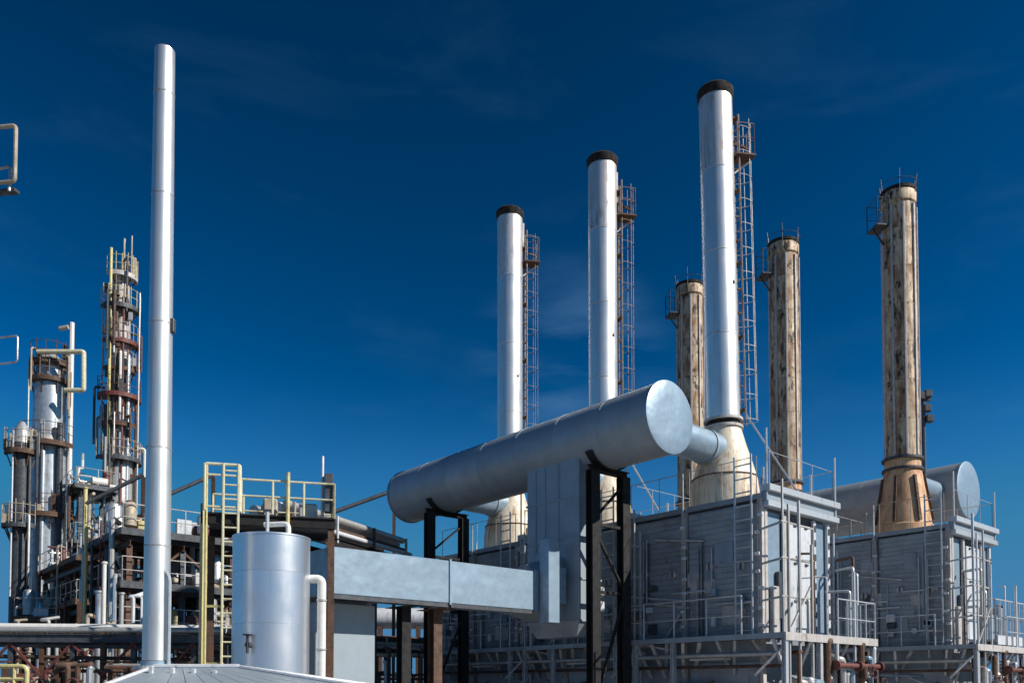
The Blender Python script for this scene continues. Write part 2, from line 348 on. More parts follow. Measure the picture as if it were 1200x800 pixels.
# ================================================================ furnace units
def make_furnace(H, label):
    rnd = random.Random(int(H * 100))
    t = thing('furnace_unit', label, 'furnace', (0, 0, 0), ROT, 'furnace boxes under the chimneys')
    X0, X1, Y0, Y1, P = -1.4, 1.95, -2.13, 2.45, 3.0
    MB().box(X0 + .06, X1 - .06, Y0 + .16, Y1 - .04, .05, H - .2).build('inner_casing', 'clad', t)
    # cladding on the long side: courses of folded sheets in two bays
    course = .31; n = int((H - .25 - P) / course)
    p0 = None
    for bay, (ya, yb) in enumerate(((Y0 + .16, .22), (.50, Y1 - .12))):
        L_ = yb - ya; b = MB()
        hc = course / 2
        for q in (0, hc): b.hexa([(-.0, 0, q), (.07, 0, q), (.07, L_, q), (0, L_, q)], [(-.026, 0, q + hc - .008), (.07, 0, q + hc - .008), (.07, L_, q + hc - .008), (-.026, L_, q + hc - .008)])
        for i in range(n):
            loc = (X0, ya, P + .08 + i * course)
            if i == 0: p = b.build('cladding_sheet', 'clad', t, loc=loc)
            else: again(p, loc)
        # lower wall, below the walkway
        b = MB().hexa([(0, 0, 0), (.07, 0, 0), (.07, L_, 0), (0, L_, 0)], [(-.03, 0, .56), (.07, 0, .56), (.07, L_, .56), (-.03, L_, .56)])
        for i in range(5):
            loc = (X0, ya, .1 + i * .57)
            if i == 0: p = b.build('plinth_sheet', 'clad', t, loc=loc)
            else: again(p, loc)
    # far side and back: plain sheets
    for k in range(4):
        ya = Y0 + .2 + k * 1.1
        MB().cbox(X1 - .06, X1, ya, ya + 1.08, .1, H - .2, .01).build('back_sheet', 'clad', t)
    # channel posts with clamps
    for yc in (.36, Y1 - .05, Y0 + .06):
        pm = MB(); pm.box(X0 - .10, X0 + .05, yc - .07, yc - .05, .03, H - .16); pm.box(X0 - .10, X0 + .05, yc + .05, yc + .07, .03, H - .16); pm.box(X0 - .06, X0 - .03, yc - .05, yc + .05, .03, H - .16)
        po = pm.build('post', 'pinkish', t)
        cl = None
        for i in range(7):
            loc = (X0 - .12, yc + random.choice((-.05, .0, .05)), P + .3 + i * .48 + random.uniform(-.1, .1))
            if cl is None: cl = MB().cbox(-.05, .03, -.07, .07, -.045, .045, .01).build('clamp', 'white', po, loc=loc)
            else: again(cl, loc, po)
    # diagonal braces low on the long side
    MB().bar((X0 - .13, .45, P + .75), (X0 - .13, .95, P + .12), .06, .05).build('brace', 'steel', t)
    MB().bar((X0 - .16, .62, P + .5), (X0 - .16, .95, P + .1), .04, .04).build('brace', 'steel', t)
    # near end: doors in a deep frame
    w = MB(); w.box(X0, X0 + .9, Y0 + .08, Y0 + .14, P + .05, H - .45); w.build('end_wall', 'galv', t)
    MB().box(X0 + 2.55, X1, Y0 + .08, Y0 + .14, P + .05, H - .45).build('end_wall', 'galv', t)
    MB().box(X0 + .9, X0 + 2.55, Y0 + .09, Y0 + .13, P + .05, H - .45).build('end_wall', 'dark', t)
    d0 = None
    for c_ in range(2):
        for r_ in range(3):
            hh = (H - .6 - P - .1) / 3
            loc = (X0 + 1.22 + c_ * .56, Y0 + .02, P + .1 + r_ * hh)
            if d0 is None:
                d0 = MB().cbox(0, .545, -.03, .05, 0, hh - .02, .015).build('access_panel', 'white', t, loc=loc)
                hd = MB().cbox(.20, .34, -.07, -.031, hh - .12, hh - .06, .008).build('latch', 'dark', d0)
            else:
                q = again(d0, loc); hq = again(hd, (0, 0, 0), q)
    for xx in (X0 + .08, X0 + .98, X0 + 2.50, X1 - .10):
        c = MB(); c.cbox(xx - .065, xx + .065, Y0 - .03, Y0 + .06, P + .04, H - .42, .01); po = c.build('post', 'white' if xx > 0 else 'pinkish', t)
        if xx > 1:
            h0 = None
            for i in range(8):
                loc = (xx, Y0 - .036, P + .3 + i * .4)
                if h0 is None: h0 = MB().cbox(-.035, .035, -.012, .006, -.09, .09, .004).build('slot', 'dark', po, loc=loc)
                else: again(h0, loc, po)
    MB().cbox(X0 + .35, X0 + .62, Y0 - .06, Y0 + .08, P + .06, P + 1.35, .02).build('junction_box', 'pinkish', t)
    MB().cbox(X0 + .62, X0 + .80, Y0 - .04, Y0 + .08, P + .5, P + 1.75, .02).build('cable_tray', 'dark', t)
    # roof: slab, and two heavy channels over the near end
    MB().box(X0 - .08, X1 + .05, Y0 - .02, Y1 + .02, H - .16, H - .02).build('roof_slab', 'clad', t)
    for z0, z1, o in ((H + .02, H + .20, .22), (H - .38, H - .22, .18)):
        MB().cbox(X0 - .05, X1 + .25, Y0 - o, Y0 + .06, z0, z1, .012).build('roof_channel', 'steel', t)
    MB().cbox(X0 - .05, X1 + .25, Y0 - .10, Y0 + .05, H - .21, H + .01, .01).build('roof_web', 'galv_dull', t)
    # roof railing, thin
    m = rails([(X0, Y1 - .1, H - .02), (X0, Y0 + .2, H - .02)], 1.0, .012, 1.15, False)
    m.build('roof_railing', 'pipe_beige', t)
    rails([(X0 + .2, Y0 - .05, H + .2), (X1 + .1, Y0 - .05, H + .2), (X1 + .1, Y1, H + .2)], .9, .011, 1.2, False).build('roof_railing', 'steel', t)
    # tall thin rods standing at the corners
    for (xx, yy, h) in ((X0 - .03, Y0 - .12, 1.65), (X1 + .12, Y0 - .12, 1.5), (X0 - .12, .35, .95)):
        MB().tube([(xx, yy, H - .3), (xx, yy, H + h)], .028, 7).build('rod', 'steel', t)
    # walkway
    MB().box(X0 - .62, X0 - .01, Y0 - .02, Y1 + .12, P - .05, P).build('walkway_deck', 'dark', t)
    MB().box(X0 - .62, X1 + .75, Y0 - .95, Y0 - .022, P - .05, P).build('walkway_deck', 'dark', t)
    MB().box(X0 - .66, X0 - .62, Y0 - .95, Y1 + .12, P - .08, P + .06).build('toe_plate', 'galv_dull', t)
    MB().box(X0 - .66, X1 + .75, Y0 - 1.0, Y0 - .95, P - .14, P + .06).build('toe_plate', 'pinkish', t)
    rails([(X0 - .6, Y1, P), (X0 - .6, Y0 + .3, P)], 1.05, .024, 1.05, True).build('walkway_railing', 'steel', t)
    rails([(X0 + 2.0, Y0 - .93, P), (X1 + .71, Y0 - .93, P), (X1 + .71, Y0 - .1, P)], 1.05, .022, .52, True).build('walkway_railing', 'steel', t)
    for (xx, yy) in ((X0 - .55, Y0 - .9), (X0 - .58, .36), (X0 - .58, Y1), (X1 + .65, Y0 - .9), (X0 + 1.1, Y0 - .9)):
        MB().ibeam((xx, yy, .02), (xx, yy, P - .06), .12, .12, .015).build('leg', 'steel', t)
    # the tall corner poles and the ladder
    for (dx_, dy_, h_) in ((-.52, -.85, .1), (-.30, -.88, -.5), (.15, -.90, -.35), (.75, -.90, -1.4), (2.95, -.90, -1.9)):
        MB().tube([(X0 + dx_, Y0 + dy_, 0), (X0 + dx_, Y0 + dy_, H + h_)], rnd.uniform(.028, .045), 8).build('pole', rnd.choice(('steel', 'pipe', 'white')), t)
    for zz in (P + .95, P + 1.9, P + 2.8):
        MB().tube([(X0 - .6, Y0 - .86, zz), (X0 + .9, Y0 - .86, zz + rnd.uniform(-.05, .05))], .024, 6).build('ledger', 'pinkish', t)
        MB().bar((X0 - .5, Y0 - .85, zz), (X0 - .1, Y0 - .0, zz - .02), .05).build('ledger', 'steel', t)
    MB().bar((X0 - .3, Y0 - .88, P + .1), (X0 + .75, Y0 - .88, P + 1.3), .045).build('brace', 'pinkish', t)
    ladder(t, (X0 - .25, Y0 + .45, P), (X0 - .25, Y0 + .45, H + 1.0), (0, 1, 0), .5, 'steel', .36, None, .02, .028)
    # conduits, trays and small boxes on the long side
    for k in range(11):
        yy = rnd.uniform(Y0 + .3, Y1 - .2); za = P + rnd.choice((.05, .05, .6, 1.2)); zb_ = za + rnd.uniform(.8, H - za - .4)
        MB().tube([(X0 - .07, yy, za), (X0 - .07, yy, min(zb_, H - .3))], rnd.uniform(.012, .03), 6).build('conduit', rnd.choice(('pipe', 'steel', 'pinkish', 'dark')), t)
    for k in range(5):
        ya = rnd.uniform(Y0 + .2, .5); zz = P + rnd.uniform(.4, H - P - .8)
        MB().bar((X0 - .06, ya, zz), (X0 - .06, ya + rnd.uniform(.7, 1.9), zz + rnd.choice((0, 0, .25))), .05, .05).build('cable_tray', rnd.choice(('pinkish', 'steel', 'dark')), t)
    for k in range(7):
        yy = rnd.uniform(Y0 + .4, Y1 - .4); zz = P + rnd.uniform(.1, 1.6)
        MB().cbox(X0 - .16, X0 - .03, yy, yy + rnd.uniform(.12, .3), zz, zz + rnd.uniform(.12, .35), .01).build('terminal_box', rnd.choice(('white', 'pinkish', 'galv', 'dark')), t)
    # pipes, hangers and boxes crowding the near end
    for k in range(9):
        xx = rnd.uniform(X0 - .2, X1 + .9); yy = Y0 - rnd.uniform(.15, .8); za = rnd.choice((.03, P, P)); zb_ = za + rnd.uniform(.9, 2.6) if za else rnd.uniform(3.2, 4.6)
        MB().tube(bend([(xx, yy, za), (xx, yy, zb_), (xx + rnd.choice((-.25, .25)), Y0 - .1, zb_)], .08, 3), rnd.uniform(.018, .05), 8).build('service_pipe', rnd.choice(('steel', 'pipe', 'pinkish', 'white', 'brown')), t, True)
    for k in range(10):
        yy = rnd.uniform(Y0 - .6, Y1); zz = rnd.uniform(1.6, P - .2)
        MB().bar((X0 - rnd.uniform(.05, .5), yy, zz), (X0 - rnd.uniform(.05, .5), yy + rnd.uniform(.5, 1.3), zz + rnd.uniform(-.5, .5)), rnd.uniform(.04, .14), .05).build('hanger', rnd.choice(('white', 'steel', 'pinkish', 'galv', 'brown')), t)
    # patch plates and round inspection ports
    for k in range(6):
        yy = rnd.uniform(Y0 + .4, Y1 - .9); zz = P + rnd.uniform(.3, H - P - 1.2)
        MB().cbox(X0 - .036, X0 - .028, yy, yy + rnd.uniform(.35, .8), zz, zz + rnd.uniform(.3, .7), .002).build('patch_plate', rnd.choice(('galv_dull', 'clad', 'pinkish')), t)
    for k in range(4):
        yy = -1.5 + k * 1.0 + (.25 if k > 1 else 0); zz = P + 1.9 + .1 * (k % 2)
        pt = MB().tube([(X0 - .10, yy, zz), (X0 + .02, yy, zz)], .11, 16).build('inspection_port', 'pinkish', t, True)
        MB().cbox(X0 - .13, X0 - .101, yy - .02, yy + .02, zz - .1, zz + .1, .005).build('port_bar', 'dark', pt)
    # raking struts and braces that carry the walkway
    for k in range(9):
        ya = Y0 - .6 + k * .55
        MB().bar((X0 - .60, ya, P - .08), (X0 - .05, ya + rnd.uniform(-.2, .6), P - rnd.uniform(.5, 1.1)), rnd.uniform(.05, .1), .06).build('raking_strut', rnd.choice(('white', 'steel', 'pinkish')), t)
    for k in range(5):
        xx = X0 - .3 + k * .95
        MB().bar((xx, Y0 - .92, P - .1), (xx + rnd.choice((-.5, .5)), Y0 - .2, P - 1.0), .07, .06).build('raking_strut', rnd.choice(('white', 'pinkish')), t)
    MB().tube([(X0 - .45, Y0 - .7, P - .45), (X0 - .45, Y1, P - .45)], .06, 10).build('service_pipe', 'pipe', t, True)
    MB().tube([(X0 - .35, Y0 - .7, P - .75), (X0 - .35, Y1, P - .75)], .045, 10).build('service_pipe', 'brown', t, True)
    # odd rods and vents on the roof
    for k in range(6):
        xx, yy = rnd.uniform(X0 + .1, X1), rnd.choice((Y0 + .1, Y1 - .2, Y0 + .6)); MB().tube([(xx, yy, H - .05), (xx, yy, H + rnd.uniform(.3, 1.1))], rnd.uniform(.015, .04), 6).build('vent_rod', rnd.choice(('steel', 'pipe', 'ladder')), t)
    return t
H1, H2 = 6.75, 7.05
f1 = make_furnace(H1, 'grey furnace box under the tallest silver stack, white doors at its end')
f1.location = O1
f2 = copy_tree(f1); f2.location = plant(O1, 0, 4.77); f2['label'] = 'grey furnace box seen behind the black legs of the big duct'
f3 = copy_tree(f1); f3.location = plant(O1, 0, 9.54); f3['label'] = 'grey furnace box farthest along the row, under the end of the big duct'
f4 = make_furnace(H2, 'grey furnace box under the rust-brown cone at the right'); f4.location = O2
f5 = copy_tree(f4); f5.location = plant(O2, 0, 4.6); f5['label'] = 'dark furnace box in the gap between the two white-doored boxes'
f6 = copy_tree(f4); f6.location = plant(O2, 0, 9.2); f6['label'] = 'furnace box hidden deepest behind the big duct, under the shortest-looking rusty stack'

# ================================================================ silver stacks
def make_silver(label, seg, cage='ladder'):
    t = thing('silver_stack', label, 'chimney', (0, 0, 0), ROT, 'silver stacks with black rims')
    MB().lathe([(.98, 0), (.97, .55), (.92, .95)], 40).build('base_drum', 'cream', t, True)
    MB().lathe([(.915, .955), (.80, 1.35), (.62, 1.95), (.50, 2.40)], 40).build('cone', 'cream', t, True)
    MB().ring(.3, 1.02, -.06, .0, 40).build('foot_flange', 'dark', t)
    MB().ring(.5, .945, .935, .965, 40).build('seam_band', 'brown', t)
    for z in (2.40, 2.62): MB().ring(.3, .56, z, z + .07, 40).build('flange', 'pinkish', t)
    MB().lathe([(.475, 2.47), (.475, 2.62)], 40).build('neck', 'soot', t, True)
    z = 2.70
    for k in range(4):
        r = .478
        MB().lathe([(r - .006, z), (r, z + .003), (r, z + seg - .009), (r - .006, z + seg - .006)], 40).build('shaft_section', 'silver_rust' if k == 3 else 'silver', t, True)
        z += seg
    MB().lathe([(.482, z - .27), (.515, z - .22), (.535, z - .02), (.47, z + .05), (.40, z + .02)], 40, cap=True).build('rim', 'soot', t, True)
    # caged ladder on stand-offs
    d = Vector((math.cos(R(-30)), math.sin(R(-30)), 0)); s = Vector((-d.y, d.x, 0)); U = lambda q: Vector((0, 0, q))
    lad = ladder(t, d * .62 + U(2.5), d * .62 + U(z - .7), s, .36, 'ladder', .30, (d, .46, .2, .72), .014, .026, cage)
    for i in range(13):
        zz = 3.0 + i * .72
        MB().bar(d * .46 + U(zz), d * .64 + U(zz), .30 if i % 3 == 0 else .06, .05).build('stand_off', 'brown', t)
    zp = z - 1.9
    MB().cbox(.50, 1.12, -.26, .26, -.03, .03, .01).build('rest_platform', 'brown', t, loc=(0, 0, zp)).rotation_euler.z = R(-30)
    MB().bar(d * .5 + U(zp - .5), d * 1.08 + U(zp - .03), .06, .05).build('platform_strut', 'pinkish', t)
    MB().bar(d * .5 + U(zp + .5), d * 1.0 + U(zp + .3), .06, .05).build('platform_strut', 'brown', t)
    rails([d * 1.08 + s * .24 + U(zp + .03), d * 1.08 - s * .24 + U(zp + .03), d * .55 - s * .24 + U(zp + .03)], .9, .013, .6).build('platform_railing', 'ladder', t)
    rim_pipe = MB().tube([d * .52 + s * .1 + U(z - 1.4), d * .53 + s * .1 + U(z - .3)], .05, 8).build('sample_pipe', 'pinkish', t, True)
    for k in range(1, 4): MB().ring(.40, .486, 2.70 + seg * k - .03, 2.70 + seg * k + .012, 40).build('seam_band', 'silver_rust', t)
    # stay from the ladder foot down to the corner rod
    MB().bar(d * .72 + Vector((0, 0, 2.9)), Vector((-.45, -2.2, .3)) * .0 + d * 1.0 + Vector((.1, -1.2, .45)), .045, .045).build('stay', 'steel', t)
    # lug and small inspection port
    MB().tube([(0, -.46, 6.6), (0, -.53, 6.6)], .05, 10).build('port', 'pinkish', t)
    return t
st1 = make_silver('nearest and tallest silver stack, joined to the big duct by a stub pipe', 2.43, 'pinkish'); st1.location = plant(O1, 0, 0, H1)
st1.rotation_euler = (Matrix.Rotation(R(-.9), 3, 'Y') @ Matrix.Rotation(ROT, 3, 'Z')).to_euler()     # a little out of plumb
st2 = make_silver('middle one of the three black-rimmed silver stacks', 2.5); st2.location = plant(O1, 0, 4.77, H1)
st3 = make_silver('farthest and smallest-looking of the three black-rimmed silver stacks', 2.57); st3.location = plant(O1, 0, 9.54, H1)

# ================================================================ rusty stacks
def make_rusty(label):
    t = thing('rusty_stack', label, 'chimney', (0, 0, 0), ROT, 'rust-streaked stacks')
    MB().lathe([(.99, 0), (.98, .32), (.93, .36), (.62, 2.30)], 40).build('cone', 'cream_rust', t, True)
    MB().ring(.3, 1.05, -.06, 0, 40).build('foot_flange', 'pinkish', t)
    st = None
    for k in range(7):
        a = 2 * math.pi * k / 7 + .55
        if st is None: st = MB().hexa([(.935, -.05, .42), (1.0, -.05, .42), (1.0, .05, .42), (.935, .05, .42)], [(.66, -.04, 2.05), (.74, -.04, 2.05), (.74, .04, 2.05), (.66, .04, 2.05)]).build('gusset', 'brown', t); st.rotation_euler.z = a
        else: again(st, (0, 0, 0), t, (0, 0, a))
    for z in (2.30, 2.68): MB().ring(.3, .69, z, z + .08, 40).build('flange', 'dark', t)
    MB().lathe([(.60, 2.38), (.60, 2.68)], 40).build('neck', 'cream_rust', t, True)
    z = 2.76; seg = 1.36
    for k in range(7):
        r = .575 - .004 * k
        MB().lathe([(r - .012, z), (r, z + .006), (r, z + seg - .05), (r + .006, z + seg - .046), (r + .006, z + seg - .012), (r - .01, z + seg - .006)], 40).build('shaft_section', 'rusty', t, True)
        z += seg
    a0 = None
    for k in range(9):
        a = 2 * math.pi * k / 9 + .35
        if a0 is None: a0 = MB().cbox(.55, .615, -.035, .035, 2.8, z - .5, .01).build('stiffener', 'pinkish', t); a0.rotation_euler.z = a
        else: again(a0, (0, 0, 0), t, (0, 0, a))
    MB().lathe([(.565, z - .42), (.60, z - .38), (.60, z - .03), (.55, z + .08), (.44, z + .05)], 40).build('crown_band', 'rusty', t, True)
    MB().ring(.42, .61, z + .05, z + .16, 40).build('rim', 'soot', t)
    # lightning rods and stay hoops round the top
    for k in range(6):
        a = 2 * math.pi * k / 6 + .5; c = Vector((math.cos(a), math.sin(a), 0))
        MB().tube([c * .6 + Vector((0, 0, z - .1)), c * .68 + Vector((0, 0, z + .55 + .12 * (k % 2)))], .013, 5).build('rod', 'dark', t)
    MB().tube([Vector((math.cos(i * R(30)), math.sin(i * R(30)), 0)) * .66 + Vector((0, 0, z + .36)) for i in range(13)], .012, 5).build('hoop', 'dark', t)
    # small bracket platform at the side of the head
    d = Vector((math.cos(R(145)), math.sin(R(145)), 0)); s = Vector((-d.y, d.x, 0)); zp = Vector((0, 0, z - 1.25))
    MB().hexa([d * .56 - s * .35 + zp, d * 1.02 - s * .35 + zp, d * 1.02 + s * .35 + zp, d * .56 + s * .35 + zp], [d * .56 - s * .35 + zp + Vector((0, 0, .05)), d * 1.02 - s * .35 + zp + Vector((0, 0, .05)), d * 1.02 + s * .35 + zp + Vector((0, 0, .05)), d * .56 + s * .35 + zp + Vector((0, 0, .05))]).build('bracket_platform', 'dark', t)
    rails([d * .58 + s * .34 + zp, d * 1.0 + s * .34 + zp, d * 1.0 - s * .34 + zp, d * .58 - s * .34 + zp], 1.0, .016, .5).build('platform_railing', 'dark', t)
    MB().bar(d * .57 + zp - Vector((0, 0, .55)), d * .98 + zp, .05, .05).build('platform_strut', 'dark', t)
    return t
rs1 = make_rusty('rust-streaked stack rising from the orange-brown cone, nearest of the rusty stacks'); rs1.location = plant(O2, 0, 0, H2)
rs2 = copy_tree(rs1); rs2.location = plant(O2, 0, 4.6, H2); rs2['label'] = 'rust-streaked stack between the tallest silver stack and the orange-brown cone'
rs3 = copy_tree(rs1); rs3.location = plant(O2, 0, 9.2, H2); rs3['label'] = 'rust-streaked stack half hidden behind the tallest silver stack'

# ================================================================ big ducts
def drum(t, r, y0, y1, x, z, seg, m, n=48, band=True):
    """shell of a lying cylinder along y, in rolled segments"""
    k = max(1, round((y1 - y0) / seg)); L_ = (y1 - y0) / k
    for i in range(k):
        a = y0 + i * L_
        b = MB(); vs = []; fs = []
        prof = [(r - .008, 0), (r, .004), (r, L_ - .03), (r + .003, L_ - .029), (r + .003, L_ - .002), (r - .008, L_)]
        for rr, yy in prof:
            for j in range(n):
                q = 2 * math.pi * j / n; vs.append((rr * math.cos(q), yy, rr * math.sin(q)))
        for p in range(len(prof) - 1):
            for j in range(n):
                j2 = (j + 1) % n; fs.append((p * n + j, p * n + j2, (p + 1) * n + j2, (p + 1) * n + j))
        b._add(vs, fs).build('shell_ring', m, t, True, loc=(x, a, z))
def lid(t, r, x, y, z, m, s=-1, n=48):
    b = MB(); vs = []; fs = []
    prof = [(r + .02, .03 * -s), (r + .02, .05 * s), (r - .03, .07 * s), (r * .5, .075 * s), (.001, .08 * s)]
    for rr, yy in prof:
        for j in range(n):
            q = 2 * math.pi * j / n; vs.append((rr * math.cos(q), yy, rr * math.sin(q)))
    for p in range(len(prof) - 1):
        for j in range(n):
            j2 = (j + 1) % n; fs.append((p * n + j, p * n + j2, (p + 1) * n + j2, (p + 1) * n + j))
    return b._add(vs, fs).build('end_plate', m, t, True, loc=(x, y, z))
DX, DZ, DR = -3.33, 8.66, .93
bd = thing('flue_duct', 'huge galvanised round duct slanting across the picture on black legs', 'duct', O1, ROT)
drum(bd, DR, -.6, 11.3, DX, DZ, 1.7, 'galv_dull')
lid(bd, DR, DX, -.6, DZ, 'galv'); lid(bd, DR, DX, 11.3, DZ, 'galv', 1)
for ya in (.05, 4.77, 9.54):
    br = MB().tube([(DX + .6, ya, DZ - .12), (DX + 1.5, ya, DZ - .14), (-.45, ya, DZ - .16)], .47, 32).build('branch_pipe', 'galv', bd, True)
    MB().tube([(-.95, ya, DZ - .155), (-.86, ya, DZ - .155)], .50, 32).build('collar', 'galv_dull', br, True)
# the square drop leg, in sheets with ribs
X0, X1, Y0, Y1 = DX - .7, DX + .15, 1.95, 4.08
zs = [3.55, 4.7, 5.85, 7.0, 8.1]
for a, b in zip(zs, zs[1:]):
    MB().cbox(X0, X1, Y0, Y1, a + .004, b - .004, .012).build('drop_leg_section', 'galv_dull', bd)
    MB().box(X0 - .03, X1 + .03, Y0 - .03, Y1 + .03, a - .03, a + .02).build('rib', 'galv_dull', bd)
for yy in (2.75, 3.3, 3.7): MB().box(X0 - .025, X0 + .01, yy - .02, yy + .02, 5.6, 8.0).build('rib', 'galv_dull', bd)
MB().hexa([(X0 + .15, Y0 + .25, 3.12), (X1 - .1, Y0 + .25, 3.12), (X1 - .1, Y1 - .25, 3.12), (X0 + .15, Y1 - .25, 3.12)], [(X0, Y0, 3.53), (X1, Y0, 3.53), (X1, Y1, 3.53), (X0, Y1, 3.53)]).build('hopper', 'clad', bd)
# damper housings that stick out of the drop leg
MB().cbox(X0 - .92, X0 - .50, 2.2, 2.57, 3.45, 5.75, .015).build('damper_housing', 'galv', bd)
MB().cbox(X0 - .48, X0 - .2, 2.25, 2.57, 4.0, 5.0, .015).build('damper_housing', 'galv', bd)
for zz in (3.8, 4.2):
    MB().cbox(X0 + .5, X0 + .7, Y0 - .3, Y0 - .02, zz, zz + .28, .02).build('actuator', 'white', bd)
MB().tube([(X0 + .6, Y0 - .15, 4.5), (X0 + .55, Y0 - .12, 6.3)], .03, 7).build('actuator_rod', 'steel', bd)

# far row's duct
bd2 = thing('flue_duct', 'galvanised round duct behind the orange-brown cone, its end plate facing out', 'duct', O2, ROT)
D2X, D2Z, D2R = 3.75, 9.15, 1.06
drum(bd2, D2R, -.75, 10.5, D2X, D2Z, 1.9, 'galv_dull')
lid(bd2, D2R, D2X, -.75, D2Z, 'galv'); lid(bd2, D2R, D2X, 10.5, D2Z, 'galv', 1)
for ya in (.05, 4.6, 9.2):
    MB().tube([(D2X - .7, ya, D2Z - .1), (D2X - 1.4, ya, D2Z - .1), (.5, ya, D2Z - .12)], .40, 32).build('branch_pipe', 'galv', bd2, True)

# black trestles below the big duct
def bent(label, y, half, top, brace_from):
    t = thing('support_frame', label, 'frame', plant(O1, DX, y), ROT, 'black trestles under the big duct')
    for k in (-1, 1): MB().ibeam((k * half, 0, .02), (k * half, 0, top), .30, .26, .035).build('leg', 'black', t)
    MB().ibeam((-half - .15, 0, top + .08), (half + .15, 0, top + .08), .2, .16, .02).build('cap_beam', 'black', t)
    zs = [1.0, brace_from, (brace_from + top) / 2 + .2, top - .1]
    for i, (a, b) in enumerate(zip(zs, zs[1:])):
        s = 1 if i % 2 else -1
        MB().bar((-half * s, .0, b - .1), (half * s, .0, a + .1), .09, .05).build('brace', 'black', t)
        MB().bar((-half + .16, .0, a), (half - .16, .0, a), .10, .08).build('cross_beam', 'black', t)
    sad = MB(); n = 12; prof = [R(215) + i * R(110) / n for i in range(n + 1)]
    for i in range(n):
        a, b = prof[i], prof[i + 1]
        P0 = [(math.cos(a) * (DR + .02), math.sin(a) * (DR + .02)), (math.cos(b) * (DR + .02), math.sin(b) * (DR + .02)), (math.cos(b) * (DR + .06), math.sin(b) * (DR + .06)), (math.cos(a) * (DR + .06), math.sin(a) * (DR + .06))]
        sad.hexa([(x, -.12, DZ + z) for x, z in P0], [(x, .12, DZ + z) for x, z in P0])
    sad.build('saddle', 'black', t)
    return t
bent('black steel trestle of two legs in front of the grey furnace wall', 1.5, .62, DZ - DR - .14, 4.3)
bent('black steel trestle of two legs under the far end of the big duct', 9.0, .72, DZ - DR - .14, 4.3)

# ================================================================ square cross duct
cd = thing('cross_duct', 'pale galvanised square duct running level from the silver tank to the drop leg', 'duct', O1, ROT)
x_in, x_out, ya, yb, za, zb = X0 - 1.05, -11.25, 2.6, 3.85, 3.80, 4.86
cuts = [x_out, -7.95, x_in]
for a, b in zip(cuts, cuts[1:]): MB().cbox(a + .004, b - .004, ya, yb, za, zb, .014).build('duct_section', 'galv', cd)
for a in cuts[1:]:
    MB().box(a - .025, a + .025, ya - .035, yb + .035, za - .035, zb + .035).build('flange', 'galv', cd)
MB().hexa([(x_in, ya, za), (X0, 2.6, 3.6), (X0, 4.0, 3.6), (x_in, yb, za)], [(x_in, ya, zb), (X0, 2.6, 5.35), (X0, 4.0, 5.35), (x_in, yb, zb)]).build('transition', 'galv_dull', cd)
for a, b in zip(cuts, cuts[1:]):   # stiffening angles under the floor of the duct
    MB().box(a + .05, b - .05, ya + .02, ya + .10, za - .10, za - .002).build('stiffener', 'dark', cd)
MB().cbox(x_out + .05, x_out + 1.85, yb + .02, yb + 1.3, .05, za + .75, .015).build('down_leg', 'galv_dull', cd)
MB().cbox(x_out + .10, x_out + 1.7, ya + .9, yb + .018, .05, za - .105, .015).build('down_leg', 'galv_dull', cd)
# trestle under the cross duct
for i, (px_, lab, mm) in enumerate(((-8.9, 'black I-beam column under the cross duct, nearest the down leg', 'black'), (-7.95, 'rust-brown column under the joint of the cross duct', 'brown'))):
    t = thing('column_support', lab, 'column', plant(O1, px_, (ya + yb) / 2), ROT)
    MB().ibeam((0, 0, .02), (0, 0, za - .12), .26, .26, .03).build('shaft', mm, t)
    MB().cbox(-.25, .25, -.25, .25, .03, .07, .01).build('base_plate', mm, t)
    MB().cbox(-.2, .2, -.55, .55, za - .12, za - .104, .004).build('head_plate', mm, t)
# ================================================================ near the camera: vent stack, tank, shed
def rel(o, p): return Vector(p) - Vector(o)
Y = 14.0
b0 = at(182.5, 780, Y); zt = at(191, 60, Y).z
t = thing('vent_stack', 'slender white vent stack standing alone before the columns', 'chimney', (b0.x, Y, 0))
zs = [2.15, at(186, 640, Y).z, at(186, 526, Y).z, at(188, 380, Y).z, at(189, 230, Y).z, at(190, 112, Y).z, zt]
rr = lambda z: .218 - (.218 - .166) * (z - 2.15) / (zt - 2.15)
for a, b in zip(zs, zs[1:]):
    MB().lathe([(rr(a) - .004, a), (rr(a), a + .002), (rr(b), b - .004), (rr(b) - .004, b - .002)], 36).build('shaft_section', 'silver', t, True)
for z in zs[1:-1]: MB().ring(.1, rr(z) + .006, z - .012, z + .012, 36).build('seam_band', 'pipe', t)
MB().lathe([(.26, 0), (.26, 1.95), (.235, 2.0), (.235, 2.145)], 32).build('pedestal', 'galv', t, True)
MB().ring(.1, .36, 2.0, 2.06, 32).build('base_flange', 'white', t)
MB().cbox(rr(7) - .02, rr(7) + .05, -.06, .04, at(199, 390, Y).z, at(199, 374, Y).z, .01).build('lug', 'dark', t)
MB().tube(bend([(.26, -.12, .3), (.26, -.12, 3.55), (.05, -.05, 3.75)], .1), .034, 8).build('drain_pipe', 'steel', t, True)

